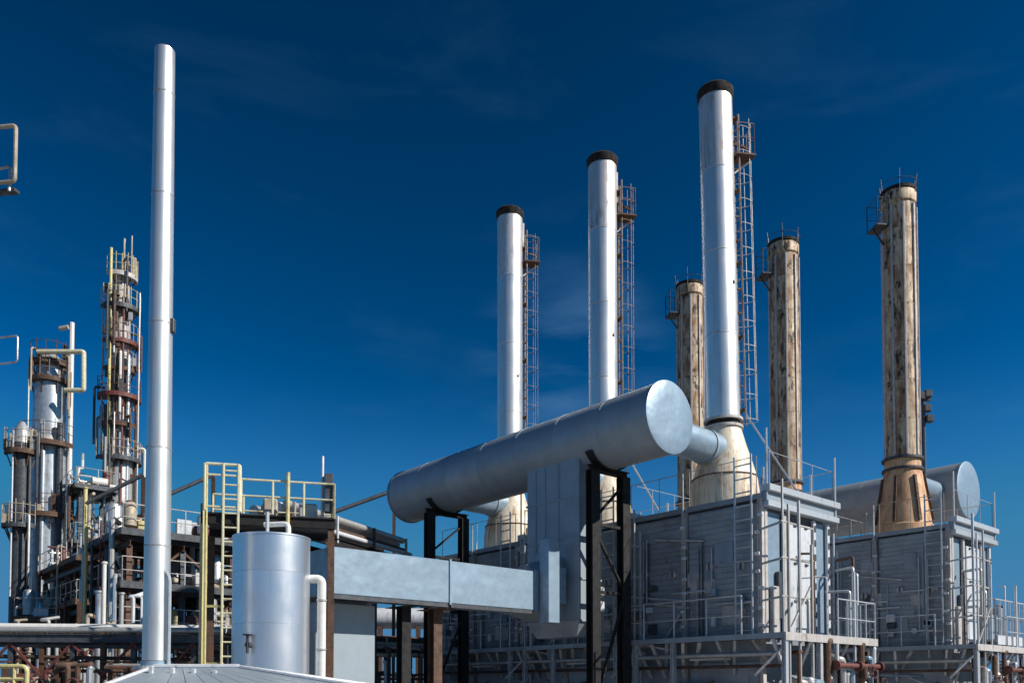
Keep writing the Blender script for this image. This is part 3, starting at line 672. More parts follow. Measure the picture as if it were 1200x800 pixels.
Y = 15.6; c = at(318, 700, Y); tz0, tz1 = at(318, 792, Y).z, at(318, 632, Y).z
t = thing('storage_tank', 'upright shiny silver tank with a flat top in front of the platform', 'tank', (c.x, Y, 0))
r = .70
for a, b in ((tz0, tz0 + .95), (tz0 + .95, tz0 + 1.9), (tz0 + 1.9, tz1)):
    MB().lathe([(r - .004, a), (r, a + .002), (r, b - .004), (r - .004, b - .002)], 56).build('shell_ring', 'tank_silver', t, True)
MB().lathe([(r + .012, tz1 - .005), (r + .012, tz1 + .025), (r * .6, tz1 + .07), (.02, tz1 + .10)], 56).build('roof', 'tank_silver', t, True)
for k in range(4):
    a = R(45 + 90 * k); MB().cbox(math.cos(a) * .55 - .07, math.cos(a) * .55 + .07, math.sin(a) * .55 - .07, math.sin(a) * .55 + .07, .02, tz0 + .004, .01).build('leg', 'steel', t)
MB().tube(bend([(.28, .1, tz1 + .05), (.28, .1, tz1 + .32), (-.2, .2, tz1 + .32)], .1), .05, 10).build('top_pipe', 'white_pipe', t, True)
MB().tube([(-.06, -.1, tz1 + .05), (-.06, -.1, tz1 + .5)], .035, 8).build('vent', 'steel', t)
v = MB().tube([(-.17, -.66, tz0 + .55), (-.19, -.80, tz0 + .55)], .05, 12).build('drain_valve', 'dark', t, True)
MB().tube([(-.19, -.78, tz0 + .72), (-.19, -.78, tz0 + .40)], .028, 8).build('stem', 'dark', v)
MB().ring(.05, .085, -.01, .01, 16).build('hand_wheel', 'black', v, loc=(-.19, -.78, tz0 + .73))
# white J pipe
p = at(372, 678, 15.7); q = at(377, 700, 15.7)
t = thing('overflow_pipe', 'white lagged pipe bending down beside the silver tank', 'pipe', (q.x, 15.7, 0))
MB().tube(bend([(c.x + r - q.x - .02, .02, p.z), (0, 0, p.z), (0, 0, .9)], .22, 7), .082, 18).build('pipe_run', 'white_pipe', t, True)
for z in (p.z - .42, 2.4): MB().tube([(0, 0, z), (0, 0, z + .035)], .098, 18).build('band', 'pipe', t)
MB().cbox(-.18, .18, -.18, .18, .02, .9, .02).build('foot_block', 'concrete', t)

# shed with a hipped sheet roof, below and before the tank
def shed():
    Y = 12.2
    a = at(180, 788, Y); b = at(280, 783, Y); e0 = at(96, 812, Y - .9); e1 = at(455, 803, Y - .7)
    t = thing('pump_shed', 'low shed with a silvery hipped sheet roof below the tank', 'shed', (a.x, Y, 0))
    o = Vector((a.x, Y, 0))
    rz = b.z; ez = 1.66
    L0, L1 = -.3, e1.x - a.x - .1; rd0, rd1 = 0, b.x - a.x
    fy, by = -1.15, 1.15
    n = 12
    def eave(s): return Vector((L0 + (L1 - L0) * s, fy, ez))
    def ridge(s): return Vector((rd0 + (rd1 - rd0) * s, 0, rz))
    up = Vector((0, 0, .02))
    for i in range(n):
        s0, s1 = i / n + .002, (i + 1) / n - .002
        for sg in (1, -1):
            E0, E1, G0, G1 = eave(s0), eave(s1), ridge(s0), ridge(s1)
            if sg < 0: E0.y, E1.y = by, by
            MB().hexa([E0, E1, G1, G0], [E0 + up, E1 + up, G1 + up, G0 + up]).build('roof_sheet', 'galv_dull', t)
    for S_, e in ((rd1, L1), (rd0, L0)):
        MB().hexa([(e, fy, ez), (e, by, ez), (S_, .02, rz), (S_, -.02, rz)], [(e, fy, ez + .02), (e, by, ez + .02), (S_, .02, rz + .02), (S_, -.02, rz + .02)]).build('hip_sheet', 'galv', t)
        for yy in (fy, by): MB().tube([(e, yy, ez + .02), (S_, 0, rz + .025)], .032, 8).build('hip_cap', 'white', t)
    MB().tube([(rd0, 0, rz + .03), (rd1, 0, rz + .03)], .04, 8).build('ridge_cap', 'white', t)
    n = 9; x = L0 + .1; wv = (L1 - L0 - .2) / n
    p = None
    for i in range(n):
        for yy in (fy + .12, by - .15):
            if p is None: p = MB().cbox(0, wv - .01, 0, .04, .03, ez - .02, .01).build('wall_sheet', 'clad', t, loc=(x, yy, 0))
            else: again(p, (x + i * wv, yy, 0))
    for i in range(4):
        xx = rd0 + .1 + i * .3
        MB().cbox(xx - .03, xx + .03, -.34, -.28, rz - .22, rz + .03 - .02 * i, .008).build('roof_post', 'white', t)
shed()

# ================================================================ yellow-railed access platform with a ladder
Y = 17.4
o = at(262, 700, Y); zd = at(262, 598, Y).z
t = thing('access_platform', 'steel platform with faded yellow rails and ladder behind the silver tank', 'platform', (o.x, Y, 0), R(14))
W_ = 2.25
MB().box(-.45, W_, .1, 1.7, zd - .10, zd - .02).build('deck', 'dark', t)
for yy in (.08, 1.70): MB().ibeam((-.48, yy, zd - .16), (W_ + .02, yy, zd - .16), .1, .22, .02).build('edge_beam', 'black', t)
for k, (xx, yy) in enumerate(((-.42, .14), (W_ - .06, .14), (-.42, 1.62), (W_ - .06, 1.62))):
    MB().ibeam((xx, yy, .02), (xx, yy, zd - .28), .14, .14, .016).build('leg', 'paleyellow' if k == 0 else 'brown', t)
ladder(t, (.12, 0, .1), (.12, 0, zd + 1.0), (1, 0, 0), .30, 'paleyellow', .30, None, .018, .027)
m = MB()
for xx in (-.42, -.36): m.tube([(xx, .02, .5), (xx, .02, zd + .98)], .022, 7)
m.build('guard_post', 'yellow', t)
m = MB(); m.tube(bend([(-.40, .02, zd), (-.40, .02, zd + .98), (.30, .02, zd + .98), (.30, .02, zd)], .05), .032, 8); m.tube([(-.40, .02, zd + .75), (.28, .02, zd + .75)], .022, 6)
m.tube([(-.40, .02, zd + .08), (.28, .02, zd + .08)], .022, 6); m.build('gate_frame', 'paleyellow', t, True)
rails([(.32, .06, zd - .02), (W_, .06, zd - .02), (W_, 1.65, zd - .02), (-.4, 1.65, zd - .02)], .72, .026, .62).build('railing', 'paleyellow', t)
MB().tube([(1.28, -.02, zd - .6), (1.28, -.02, zd + .88)], .04, 8).build('standpipe', 'yellow', t)
MB().tube([(2.0, .3, zd), (2.0, .3, zd + 1.36)], .035, 8).build('mast', 'steel', t)
MB().cbox(2.04, 2.22, .1, .3, zd + .1, zd + .95, .015).build('cabinet', 'dark', t)
MB().cbox(.75, 1.05, .5, .9, zd, zd + .42, .03).build('motor', 'pipe_beige', t)
MB().cbox(1.5, 1.9, .4, .9, zd, zd + .33, .03).build('motor', 'pipe', t)
for z in (1.0, 2.2, 3.4):
    MB().bar((-.42, .14, z), (.0, .02, z), .05, .05).build('tie', 'yellow', t)

# ================================================================ pipe bridge reaching right from the platform
def bridge(label, px0, px1, pyt, Y0_, Y1_, mats, h=.9):
    a = at(px0, pyt[0], Y0_); b = at(px1, pyt[1], Y1_)
    ang = math.atan2(b.y - a.y, b.x - a.x); L_ = math.hypot(b.x - a.x, b.y - a.y)
    t = thing('pipe_bridge', label, 'pipe bridge', (a.x, a.y, 0), ang); z = (a.z + b.z) / 2
    for yy in (0, 1.6): MB().ibeam((0, yy, z - h), (L_, yy, z - h), .14, .26, .02).build('girder', 'black', t)
    n = max(2, round(L_ / 2.2)); 
    for i in range(n + 1):
        x = L_ * i / n
        for yy in (0, 1.6): MB().ibeam((x, yy, .02), (x, yy, z - h - .14), .16, .16, .018).build('leg', 'dark', t)
        MB().box(x - .06, x + .06, -.02, 1.62, z - h + .14, z - h + .22).build('cross_beam', 'dark', t)
        MB().bar((x, 0, z - h), (x, 0, z - .05), .07).build('post', mats[i % len(mats)], t)
    for k, (yy, zz, r_) in enumerate(((.15, -.12, .11), (.45, -.2, .16), (.2, -.46, .10), (.9, -.2, .14), (1.3, -.25, .18), (.1, -h + .34, .08))):
        MB().tube([(-.2, yy, z + zz), (L_ + .1 * k, yy, z + zz)], r_, 12).build('pipe', mats[k % len(mats)], t, True)
    return t
bridge('pipe bridge with pale pipes and dark girders between platform and big duct', 345, 476, (602, 616), 24, 30, ['pipe', 'white', 'brown', 'pipe_beige'])
bridge('low brown pipe bridge seen under the cross duct', 395, 640, (742, 752), 33, 41, ['brown', 'pipe_beige', 'white', 'redbrown'], .7)

# ================================================================ steel structures on the left
def steel_frame(label, px, Y, zs, nx, ny, dx, dy, mats, seed, rot=ROT, rail='pinkish', brace=True, clutter=10):
    rnd = random.Random(seed); o = at(px, 700, Y)
    t = thing('steel_structure', label, 'structure', (o.x, o.y, 0), rot)
    top = zs[-1]
    for i in range(nx + 1):
        for j in range(ny + 1):
            MB().ibeam((i * dx, j * dy, .02), (i * dx, j * dy, top - .12), .2, .2, .025).build('column', mats[(i + j) % 2], t)
    for z in zs:
        for i in range(nx + 1): MB().ibeam((i * dx, -.2, z), (i * dx, ny * dy + .2, z), .14, .22, .02).build('beam', mats[0], t)
        for j in range(ny + 1): MB().ibeam((-.2, j * dy, z + .222), (nx * dx + .2, j * dy, z + .222), .14, .22, .02).build('beam', mats[1], t)
        MB().box(-.35, nx * dx + .35, -.35, ny * dy + .35, z + .34, z + .38).build('deck', mats[0], t)
        rails([(-.3, ny * dy + .3, z + .38), (-.3, -.3, z + .38), (nx * dx + .3, -.3, z + .38)], 1.0, .022, 1.0).build('railing', rail, t)
        MB().box(-.39, -.35, -.39, ny * dy + .39, z + .25, z + .5).build('toe_plate', mats[1], t)
        MB().box(-.39, nx * dx + .39, -.39, -.35, z + .25, z + .5).build('toe_plate', mats[1], t)
    if brace:
        lv = [.5] + list(zs)
        for k, (a, b) in enumerate(zip(lv, lv[1:])):
            for j in range(ny):
                s = (j + k) % 2
                MB().bar((0, (j + s) * dy, a + .2), (0, (j + 1 - s) * dy, b - .1), .10, .08).build('brace', mats[1], t)
            for i in range(nx):
                s = (i + k) % 2
                MB().bar(((i + s) * dx, 0, a + .2), ((i + 1 - s) * dx, 0, b - .1), .10, .08).build('brace', mats[0], t)
    for k in range(14):
        x = rnd.uniform(-.3, nx * dx + .3); y = rnd.choice((-.45, -.5, rnd.uniform(-.3, ny * dy))); 
        if rnd.random() < .5: x, y = -.5, rnd.uniform(-.3, ny * dy)
        za = rnd.choice((.02, .02, zs[0] * .6)); zb_ = rnd.uniform(zs[0], zs[-1] + 1.6)
        MB().tube(bend([(x, y, za), (x, y, zb_), (x + .4, y + .5, zb_)], .15, 3), rnd.uniform(.03, .10), 8).build('riser_pipe', rnd.choice(('pipe', 'brown', 'pipe_beige', 'vessel', 'redbrown', 'yellow', 'dark')), t, True)
    cm = ['pipe', 'brown', 'pipe_beige', 'redbrown', 'white_pipe', 'steel', 'vessel', 'silver', 'yellow']
    for k in range(clutter):
        z = rnd.choice(list(zs)) + .38; x = rnd.uniform(0, nx * dx); y = rnd.uniform(-.15, ny * dy)
        kind = rnd.random(); mm = rnd.choice(cm)
        if kind < .35:
            h = rnd.uniform(.5, 1.5); r_ = rnd.uniform(.14, .34)
            MB().lathe([(r_ * .3, 0), (r_ * .3, .15), (r_, .25), (r_, h), (r_ * .7, h + r_ * .4), (r_ * .15, h + r_ * .55)], 16, (x, y, z)).build('drum', mm, t, True)
        elif kind < .6:
            pts = [(x, y, z - rnd.uniform(.5, 2)), (x, y, z + rnd.uniform(.4, 1.3))]
            for _ in range(3):
                l_ = Vector(pts[-1]); ax = rnd.randrange(3); l_[ax] += rnd.uniform(-1.2, 1.2); pts.append(tuple(l_))
            MB().tube(bend(pts, .15, 3), rnd.uniform(.04, .11), 9).build('pipe', mm, t, True)
        elif kind < .8:
            l_ = rnd.uniform(.7, 1.6); r_ = rnd.uniform(.15, .3)
            MB().tube([(x, y, z + r_ + .15), (x + .05, y, z + r_ + .15), (x + l_, y, z + r_ + .15)], [r_ * .7, r_, r_], 16).build('exchanger', mm, t, True)
            MB().cbox(x + .2, x + .35, y - r_ * .8, y + r_ * .8, z, z + .2, .01).build('saddle', 'brown', t)
        else:
            MB().cbox(x, x + rnd.uniform(.3, .8), y, y + rnd.uniform(.2, .6), z, z + rnd.uniform(.3, 1.1), .02).build('cabinet', mm, t)
    return t
steel_frame('brown steel structure with two decks of drums behind the vent stack', 150, 30, [3.2, 5.0, 6.9], 2, 2, 1.9, 2.2, ['brown', 'dark'], 3, clutter=90)
steel_frame('brown pipe structure below the tall ringed column', 96, 38, [3.2, 5.2, 7.2], 1, 3, 2.2, 2.4, ['dark', 'brown'], 5, clutter=100)
steel_frame('rusty lattice of pipes at the foot of the stout column', 28, 40, [2.9, 4.6], 3, 1, 1.5, 1.8, ['brown', 'brown'], 15, rot=R(8), clutter=60)
steel_frame('dark braced frame between the two distillation columns', 92, 45, [3.5, 6.2, 9.2, 12.2], 1, 1, 1.6, 2.0, ['dark', 'dark'], 9, rail='pipe', clutter=40)
steel_frame('low brown frame full of pipes behind the yellow ladder', 236, 34, [2.9, 5.0, 7.0], 2, 1, 2.0, 2.2, ['brown', 'dark'], 12, clutter=64)

# ================================================================ distillation columns
def column_tower(label, px, Y, prof, plats, mats, risers, name='distillation_column'):
    o = at(px, 700, Y); t = thing(name, label, 'column', (o.x, Y, 0), R(20))
    for i, ((r0, z0), (r1, z1)) in enumerate(zip(prof, prof[1:])):
        if z1 - z0 < .02: continue
        MB().lathe([(r0, z0 + .01), (r1, z1 - .01)], 28).build('shell_ring', mats[i % len(mats)], t, True)
    rnd = random.Random(int(px * 7))
    for k, (z, r0, r1, mm) in enumerate(plats):                     # landings go part of the way round, facing different sides
        a0 = R(rnd.uniform(150, 215)); a1 = a0 + R(rnd.uniform(150, 240)); n = 8
        pl = MB().sector(r0, r1, z - .10, z, a0, a1).build('platform', mm, t)
        MB().sector(r1 - .02, r1 + .015, z - .16, z + .10, a0, a1).build('kick_plate', mm, pl)
        m = MB()
        for j in range(n + 1):
            a = a0 + (a1 - a0) * j / n; c = Vector((math.cos(a) * r1, math.sin(a) * r1, z)); m.tube([c, c + Vector((0, 0, 1.05 + rnd.uniform(-.05, .25)))], .022, 5)
        for h in (.55, 1.05): m.tube([(math.cos(a) * r1, math.sin(a) * r1, z + h) for a in [a0 + (a1 - a0) * j / 16 for j in range(17)]], .018, 5)
        m.build('railing', rnd.choice(('pipe_beige', 'ladder', 'yellow', 'brown')), pl)
        for j in range(4):
            a = a0 + (a1 - a0) * (j + .5) / 4; MB().bar((math.cos(a) * r0, math.sin(a) * r0, z - .8), (math.cos(a) * (r1 - .1), math.sin(a) * (r1 - .1), z - .1), .06).build('bracket', 'brown', pl)
        for j in range(4):                                          # nozzles, valves and boxes on each landing
            a = a0 + (a1 - a0) * rnd.random(); q = r0 + (r1 - r0) * rnd.random(); hh = rnd.uniform(.3, 1.2)
            if rnd.random() < .5: MB().cbox(-.11, .11, -.11, .11, 0, hh, .02).build('valve_box', rnd.choice(('dark', 'brown', 'pipe', 'pipe_beige')), pl, loc=(math.cos(a) * q, math.sin(a) * q, z + .002))
            else: MB().tube(bend([(math.cos(a) * r0, math.sin(a) * r0, z + hh), (math.cos(a) * (r1 + .15), math.sin(a) * (r1 + .15), z + hh), (math.cos(a) * (r1 + .15), math.sin(a) * (r1 + .15), z - rnd.uniform(.8, 3))], .15, 3), rnd.uniform(.04, .09), 8).build('branch_line', rnd.choice(('pipe', 'brown', 'pipe_beige', 'dark', 'white_pipe')), pl, True)
    for (a, d, z0, z1, r_, mm) in risers:
        c, s_ = math.cos(R(a)) * d, math.sin(R(a)) * d
        MB().tube([(c, s_, z0), (c, s_, z1)], r_, 9).build('riser_pipe', mm, t, True)
    return t
def Z(py, Y): return at(100, py, Y).z
Y = 50
ct = column_tower('tall ringed distillation column left of the vent stack', 136, Y,
    [(.84, .1), (.84, Z(640, Y)), (.88, Z(600, Y)), (.88, Z(545, Y)), (.68, Z(530, Y)), (.68, Z(470, Y)), (.58, Z(462, Y)), (.58, Z(372, Y)), (.48, Z(365, Y)), (.48, Z(325, Y)), (.28, Z(318, Y)), (.25, Z(312, Y))],
    [(Z(612, Y), .9, 1.45, 'brown'), (Z(540, Y), .7, 1.3, 'dark'), (Z(500, Y), .68, 1.05, 'brown'), (Z(467, Y), .6, 1.2, 'redbrown'), (Z(435, Y), .58, .9, 'brown'), (Z(404, Y), .6, 1.05, 'redbrown'), (Z(364, Y), .5, 1.1, 'dark'), (Z(326, Y), .3, .9, 'pinkish')],
    ['vessel', 'pinkish', 'pipe', 'pinkish', 'vessel'],
    [(-120, .98, Z(590, Y), Z(300, Y), .085, 'yellow'), (-75, .95, Z(640, Y), Z(345, Y), .06, 'redbrown'), (-25, 1.2, Z(620, Y), Z(345, Y), .05, 'pipe'), (-150, 1.05, Z(540, Y), Z(345, Y), .05, 'pipe'), (-45, .85, Z(330, Y), Z(280, Y), .05, 'pipe_beige'), (-60, .33, Z(312, Y), Z(282, Y), .07, 'pipe_beige'),
     (-100, .80, Z(560, Y), Z(372, Y), .10, 'brown'), (-50, .82, Z(600, Y), Z(420, Y), .12, 'vessel'), (-10, .95, Z(600, Y), Z(470, Y), .08, 'brown'), (-135, .9, Z(640, Y), Z(480, Y), .13, 'dark')])
ladder(ct, (.85 * math.cos(R(-88)), .85 * math.sin(R(-88)), Z(610, Y)), (.85 * math.cos(R(-88)), .85 * math.sin(R(-88)), Z(330, Y)), (1, 0, 0), .45, 'ladder', .5, None, .02, .03)
for k in range(16):
    a = R(180 + k * 67 % 180); MB().cbox(-.12, .12, -.12, .12, 0, .5, .02).build('nozzle', ['dark', 'brown', 'pipe'][k % 3], ct, loc=(math.cos(a) * .85, math.sin(a) * .85, Z(345 + k * 17, Y)))
Y = 46
ct2 = column_tower('stout grey distillation column with a railed head by the picture edge', 54, Y,
    [(1.02, .1), (1.02, Z(615, Y)), (.98, Z(520, Y)), (.82, Z(512, Y)), (.82, Z(452, Y)), (.72, Z(446, Y)), (.72, Z(424, Y)), (.35, Z(416, Y))],
    [(Z(606, Y), 1.0, 1.45, 'brown'), (Z(524, Y), .9, 1.5, 'brown'), (Z(448, Y), .8, 1.05, 'brown'), (Z(428, Y), .72, 1.0, 'brown')],
    ['vessel', 'vessel', 'pipe', 'vessel'],
    [(-20, 1.15, Z(690, Y), Z(378, Y), .13, 'white_pipe'), (-95, 1.1, Z(720, Y), Z(520, Y), .12, 'vessel'), (-55, 1.2, Z(730, Y), Z(500, Y), .16, 'dark'), (-150, 1.1, Z(600, Y), Z(430, Y), .05, 'pipe')])
lp = at(98, 430, Y); base = ct2.location
m = bend([at(44, 412, Y - 1), at(98, 412, Y - 1), at(98, 457, Y - 1), at(76, 457, Y - 1)], .12)
inv = ct2.rotation_euler.to_matrix().inverted()
MB().tube([inv @ (p - Vector(base)) for p in m], .13, 9).build('loop_pipe', 'paleyellow', ct2, True)
MB().tube([inv @ (p - Vector(base)) for p in (at(70, 385, Y - .6), at(80, 383, Y - .6))], .12, 9).build('outlet', 'pipe_beige', ct2, True)
Y = 44
column_tower('thin grey vessel at the picture edge, shorter than the column beside it', 22, Y,
    [(.46, .1), (.46, Z(520, Y)), (.40, Z(505, Y)), (.12, Z(494, Y))], [(Z(530, Y), .47, .8, 'brown'), (Z(616, Y), .47, .85, 'dark')], ['dark', 'pipe', 'vessel'],
    [(-120, .62, Z(700, Y), Z(508, Y), .05, 'steel'), (-40, .6, Z(720, Y), Z(515, Y), .07, 'dark')], name='process_vessel')
# white riser and yellow poles in front of the columns
for (px, y0, y1, Y, r_, mm, lab) in ((98, 572, 702, 36, .085, 'yellow', 'single yellow standpipe left of the ringed column foot'), (121, 660, 742, 22, .055, 'white_pipe', 'short white standpipe rising from the low pipe rack'),
                                     (142, 696, 742, 22, .06, 'pipe', 'grey stub pipe beside the white standpipe'), (115, 694, 742, 22.5, .08, 'vessel', 'blue-grey stub pipe rising from the low pipe rack')):
    o = at(px, y1, Y); zt_ = at(px, y0, Y).z; t = thing('standpipe', lab, 'pipe', (o.x, Y, 0))
    MB().tube([(0, 0, .02), (0, 0, zt_)], r_, 10).build('pipe_run', mm, t, True)
    MB().tube([(0, 0, zt_), (0, 0, zt_ + .05)], r_ * 1.4, 10).build('cap', mm, t, True)
    MB().tube([(0, 0, .02), (0, 0, .08)], r_ * 2, 10).build('foot_flange', 'dark', t)

# ================================================================ low pipe rack across the left
a = at(-60, 738, 20); b = at(262, 744, 20.5)
t = thing('pipe_rack', 'low rack of pale pipes over rusty trusses running behind the vent stack', 'pipe rack', (a.x, a.y, 0), math.atan2(b.y - a.y, b.x - a.x))
L_ = (b - a).length; z = a.z
for k, (yy, zz, r_, mm) in enumerate(((0, .02, .075, 'pipe'), (.22, .10, .10, 'white_pipe'), (.5, .05, .09, 'pipe_beige'), (.8, .08, .12, 'vessel'), (.05, -.32, .06, 'dark'), (.1, -.60, .05, 'brown'))):
    MB().tube([(0, yy, z + zz), (L_, yy, z + zz - .02 * k)], r_, 12).build('pipe', mm, t, True)
for yy in (-.05, 1.0): MB().ibeam((0, yy, z - .18), (L_, yy, z - .18), .1, .2, .018).build('girder', 'dark', t)
n = 9
for i in range(n + 1):
    x = L_ * i / n
    MB().ibeam((x, .05, .02), (x, .05, z - .29), .12, .12, .014).build('leg', 'brown' if i % 2 else 'dark', t)
    MB().box(x - .05, x + .05, -.06, 1.05, z - .075, z - .03).build('cross_beam', 'brown', t)
    if i < n:
        s = i % 2; MB().bar((x + (L_ / n) * s, -.02, z - .30), (x + (L_ / n) * (1 - s), -.02, z - 1.1), .06, .05).build('brace', 'redbrown', t)
        if i % 2: MB().bar((x, -.02, z - .75), (x + L_ / n, -.02, z - .75), .05, .05).build('tie', 'brown', t)

# valve groups: small pipework, each group one thing
def manifold(label, o, rot, w, h, n, seed, mats, base=0.0, wheels=True, wheel_mat='redbrown', r=(.03, .07)):
    rnd = random.Random(seed); t = thing('pipe_manifold', label, 'pipework', o, rot)
    hs = sorted(rnd.uniform(base + .2, base + h) for _ in range(3))
    for k, z in enumerate(hs): MB().tube([(-.1, .1 * k, z), (w + .1, .1 * k, z)], rnd.uniform(*r) * 1.2, 10).build('header', mats[k % len(mats)], t, True)
    for i in range(n):
        x = w * (i + .5) / n + rnd.uniform(-.05, .05); z0, z1 = base + .02, base + h * rnd.uniform(.55, 1.05); rr_ = rnd.uniform(*r)
        pts = [(x, -.08, z0), (x, -.08, z1), (x + rnd.uniform(-.3, .3), -.08, z1), (x + rnd.uniform(-.2, .2), .5, z1 + rnd.uniform(-.1, .2))]
        p = MB().tube(bend(pts, .08, 3), rr_, 9).build('pipe', rnd.choice(mats), t, True)
        if rnd.random() < .7:
            zz = base + rnd.uniform(.35, .85) * h
            v = MB().lathe([(rr_ * 1.8, -.10), (rr_ * 1.8, -.07), (rr_ * 1.3, -.06), (rr_ * 1.5, 0), (rr_ * 1.3, .06), (rr_ * 1.8, .07), (rr_ * 1.8, .10)], 12, (x, -.08, zz)).build('valve', rnd.choice(mats), t, True)
            if wheels:
                MB().tube([(x, -.1, zz), (x, -.36, zz)], .014, 6).build('stem', 'dark', v)
                MB().tube([(x + math.cos(q) * .12, -.36, zz + math.sin(q) * .12) for q in [R(30 * j) for j in range(13)]], .018, 6).build('hand_wheel', wheel_mat, v, True)
    for k in range(2):
        MB().ibeam((w * k, .2, .02), (w * k, .2, base + h), .1, .1, .012).build('post', 'brown', t)
    return t
for (px, Y, lab, w_, h_, n_, sd, ms) in (
    (2, 18.6, 'cluster of rusty pipes under the low rack at the picture edge', 1.3, 2.2, 6, 21, ['brown', 'redbrown', 'pipe_beige']),
    (64, 18.2, 'cluster of beige and teal pipes under the low rack', 1.5, 2.15, 7, 22, ['pipe_beige', 'vessel', 'brown', 'pipe']),
    (128, 18.8, 'cluster of dark red valves left of the vent stack foot', .9, 2.3, 5, 23, ['redbrown', 'brown', 'pipe']),
    (206, 21.5, 'pipes and valves between the vent stack and the yellow ladder', 1.0, 3.0, 6, 24, ['white', 'brown', 'dark', 'pipe_beige']),
    (20, 25, 'tangle of beige pipes at the foot of the stout column', 2.4, 3.6, 9, 25, ['pipe_beige', 'brown', 'vessel', 'pipe']),
    (90, 26, 'tangle of brown pipes and valves below the braced frame', 2.6, 4.4, 10, 26, ['brown', 'pipe_beige', 'redbrown', 'white']),
    (442, 30, 'rust-coloured pipework seen under the cross duct', 1.6, 3.0, 8, 27, ['brown', 'redbrown', 'pipe_beige', 'white'])):
    o = at(px, 700, Y); manifold(lab, (o.x, Y, 0), R(6), w_, h_, n_, sd, ms)
# yellow frame in the corner
o = at(-30, 780, 13); t = thing('guard_frame', 'yellow tube guard frame in the lower corner under the pipe rack', 'guard rail', (o.x, 13, 0))
zt_ = at(0, 780, 13).z
MB().tube(bend([(0, 0, 0), (0, 0, zt_), (.82, 0, zt_), (.82, 0, 0)], .1), .035, 9).build('hoop', 'yellow', t, True)
MB().tube([(0, 0, zt_ - .2), (.82, 0, zt_ - .2)], .028, 8).build('mid_rail', 'yellow', t)
MB().tube([(.62, 0, 0), (.62, 0, zt_)], .028, 8).build('post', 'yellow', t)

# white horizontal tank far behind, under the cross duct
o = at(432, 724, 44); t = thing('horizontal_tank', 'pale blue-white horizontal tank far behind the cross duct', 'tank', (o.x, 44, 0), R(5))
MB().tube([(0, 0, o.z), (.15, 0, o.z), (3.2, 0, o.z), (3.35, 0, o.z)], [.3, .55, .55, .3], 24).build('shell', 'white', t, True)
for xx in (.6, 2.6): MB().box(xx - .12, xx + .12, -.4, .4, .02, o.z - .38).build('saddle', 'brown', t)

# ================================================================ railed landing cut by the picture's left edge
Y = 11.5
o = at(-70, 230, Y); zf = at(0, 226, Y).z
t = thing('tower_landing', 'railed steel landing of a mast cut off by the top left edge', 'platform', (o.x, Y, 0), R(-8))
MB().ibeam((0, .4, .02), (0, .4, zf + 1.2), .2, .2, .02).build('mast', 'dark', t)
X_ = at(28, 200, Y).x - o.x
MB().box(-.4, X_ - .02, 0, .10, zf - .06, zf - .02).build('deck', 'dark', t)
MB().tube(bend([(-.3, -.02, zf + .84), (X_, -.02, zf + .84), (X_, -.02, zf + .05), (-.3, -.02, zf + .05)], .06), .028, 9).build('railing', 'pipe_beige', t, True)
MB().tube(bend([(-.3, .3, zf + .36), (X_ - .1, .02, zf + .30), (X_ - .1, .0, zf - .06)], .06), .02, 8).build('railing', 'pipe', t, True)
MB().bar((0, .4, zf - .3), (X_ - .45, .1, zf - .06), .05, .05).build('strut', 'dark', t)
zl = at(0, 419, Y).z; xl = at(10, 400, Y).x - o.x
MB().tube(bend([(0, .4, zl + .38), (xl, .3, zl + .38), (xl, .3, zl), (0, .4, zl)], .05), .014, 7).build('step_hoop', 'vessel', t, True)

# ================================================================ dark inclined pipes behind
for (p0, p1, Y0_, Y1_, r_, lab) in (((196, 580), (250, 556), 36, 37, .09, 'dark inclined pipe just right of the vent stack'), ((385, 602), (462, 574), 38, 39, .10, 'dark inclined pipe meeting the far end of the big duct'),
                                    ((100, 590), (168, 556), 36, 36.5, .09, 'dark inclined pipe between ringed column and vent stack')):
    a = at(*p0, Y0_); b = at(*p1, Y1_); t = thing('inclined_pipe', lab, 'pipe', (a.x, a.y, 0))
    MB().tube([(0, 0, a.z), b - Vector((a.x, a.y, 0))], r_, 10).build('pipe_run', 'dark', t, True)
    e = b - Vector((a.x, a.y, 0))
    MB().ibeam((0, 0, .02), (0, 0, a.z - r_), .14, .14, .016).build('post', 'dark', t)
    MB().ibeam((e.x, e.y, .02), (e.x, e.y, e.z - r_), .14, .14, .016).build('post', 'brown', t)

# ================================================================ stairs, burner pipework and the right edge
for (oo, sd, lab, ww) in ((O1, 31, 'burner pipes with red hand wheels under the doors of the tallest silver stack furnace', 3.6), (O2, 32, 'burner pipes with red hand wheels under the doors of the rusty cone furnace', 3.6)):
    p = plant(oo, -1.5, -3.0); manifold(lab, p, ROT, ww + .6, 2.8, 16, sd, ['white', 'pipe', 'pinkish', 'galv', 'brown'], .0, True, 'redbrown', (.04, .1))
for (oo, lab) in ((O1, 'dark red main pipe crossing below the walkway near the tallest silver stack'), (O2, 'dark red main pipe crossing below the walkway at the right')):
    t = thing('main_pipe', lab, 'pipe', plant(oo, 0, -3.25), ROT)
    z = 2.28
    MB().tube([(.1, 0, z), (2.5, 0, z)], .07, 12).build('pipe_run', 'redbrown', t, True)
    MB().tube(bend([(1.6, 0, z), (1.6, 0, z - .35), (1.6, .4, z - .35), (1.6, .4, .05)], .1), .10, 12).build('drop_pipe', 'brown', t, True)
    for xx in (.1, 1.3, 2.5): MB().tube([(xx - .03, 0, z), (xx + .03, 0, z)], .14, 14).build('flange', 'redbrown', t, True)
    for xx in (.3, 2.3): MB().ibeam((xx, .0, .02), (xx, .0, z - .09), .1, .1, .012).build('post', 'dark', t)
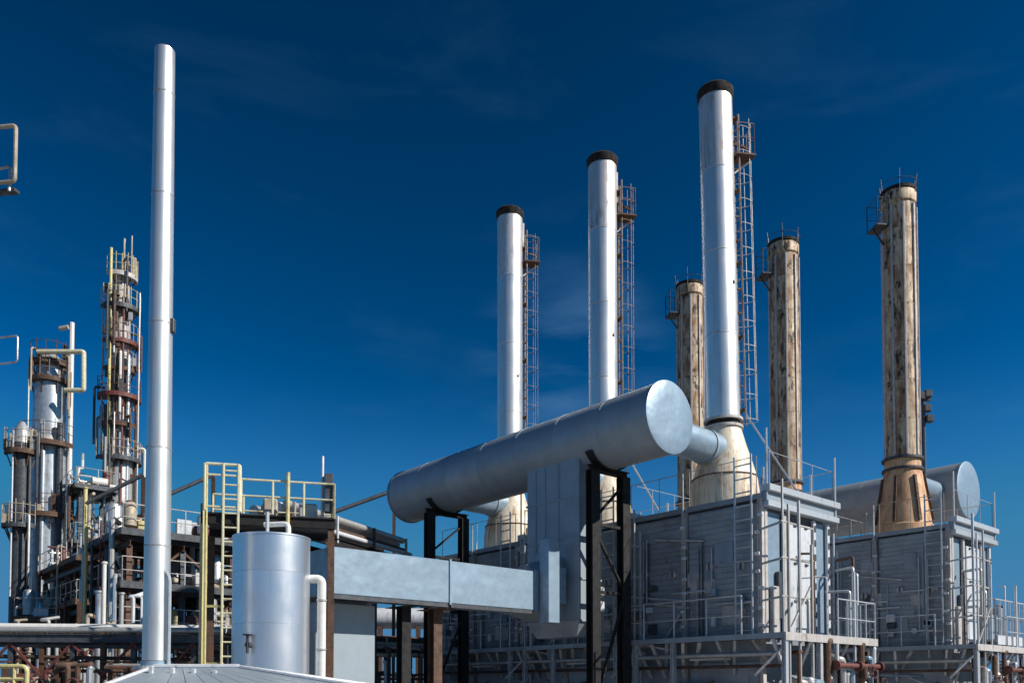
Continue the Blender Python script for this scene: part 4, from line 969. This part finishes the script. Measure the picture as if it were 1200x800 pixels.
# railed landing at the right edge
o = at(1168, 748, 27.2)
t = thing('service_platform', 'railed service platform at the right edge beside the last furnace', 'platform', (o.x, o.y, 0), ROT)
MB().box(0, 3, 0, 2.2, o.z - .08, o.z).build('deck', 'steel', t)
MB().box(-.03, 3, -.05, -.002, o.z - .18, o.z + .12).build('toe_plate', 'white', t)
rails([(0, 2.1, o.z), (0, .03, o.z), (3, .03, o.z)], 1.3, .028, .42).build('railing', 'steel', t)
for (xx, yy) in ((.1, .1), (.1, 2.1), (1.6, .1), (2.9, .1), (2.9, 2.1)): MB().ibeam((xx, yy, .02), (xx, yy, o.z - .085), .12, .12, .014).build('leg', 'steel', t)
MB().cbox(.9, 1.6, .5, 1.1, o.z, o.z + .9, .02).build('cabinet', 'galv', t)
MB().cbox(2.0, 2.7, .6, 1.4, o.z, o.z + 1.2, .02).build('cabinet', 'clad', t)
# blue cabinet in the gap
o = at(988, 645, 30.5); t = thing('control_cabinet', 'small blue cabinet on the dark roof beside the rusty cone', 'cabinet', (o.x, 30.5, o.z - .22), ROT)
MB().cbox(-.28, .28, -.2, .2, .08, .50, .02).build('body', 'blue', t)
MB().cbox(-.24, .24, -.215, -.2, .12, .46, .004).build('door', 'blue', t)
for k in (-.2, .2): MB().box(k - .03, k + .03, -.15, .15, -.3, .08).build('foot', 'dark', t)
# dark lamp head on a pole behind the near rusty stack
o = at(1083, 540, 31.5); z0 = at(1083, 560, 31.5).z; z1 = at(1083, 468, 31.5).z
t = thing('floodlight_pole', 'dark floodlight cluster on a pole just right of the near rusty stack', 'floodlight', (o.x, 31.5, 0))
MB().tube([(0, 0, .02), (0, 0, z1)], .07, 9).build('pole', 'dark', t, True)
MB().box(-.25, .28, -.06, .06, z1 - .06, z1 + .02).build('cross_arm', 'dark', t)
for dx_, dz_ in ((-.12, .12), (.16, .2), (.12, -.35), (.2, -.75)): MB().cbox(dx_ - .14, dx_ + .14, -.16, .10, z1 + dz_ - .14, z1 + dz_ + .14, .03).build('lamp_head', 'dark', t)
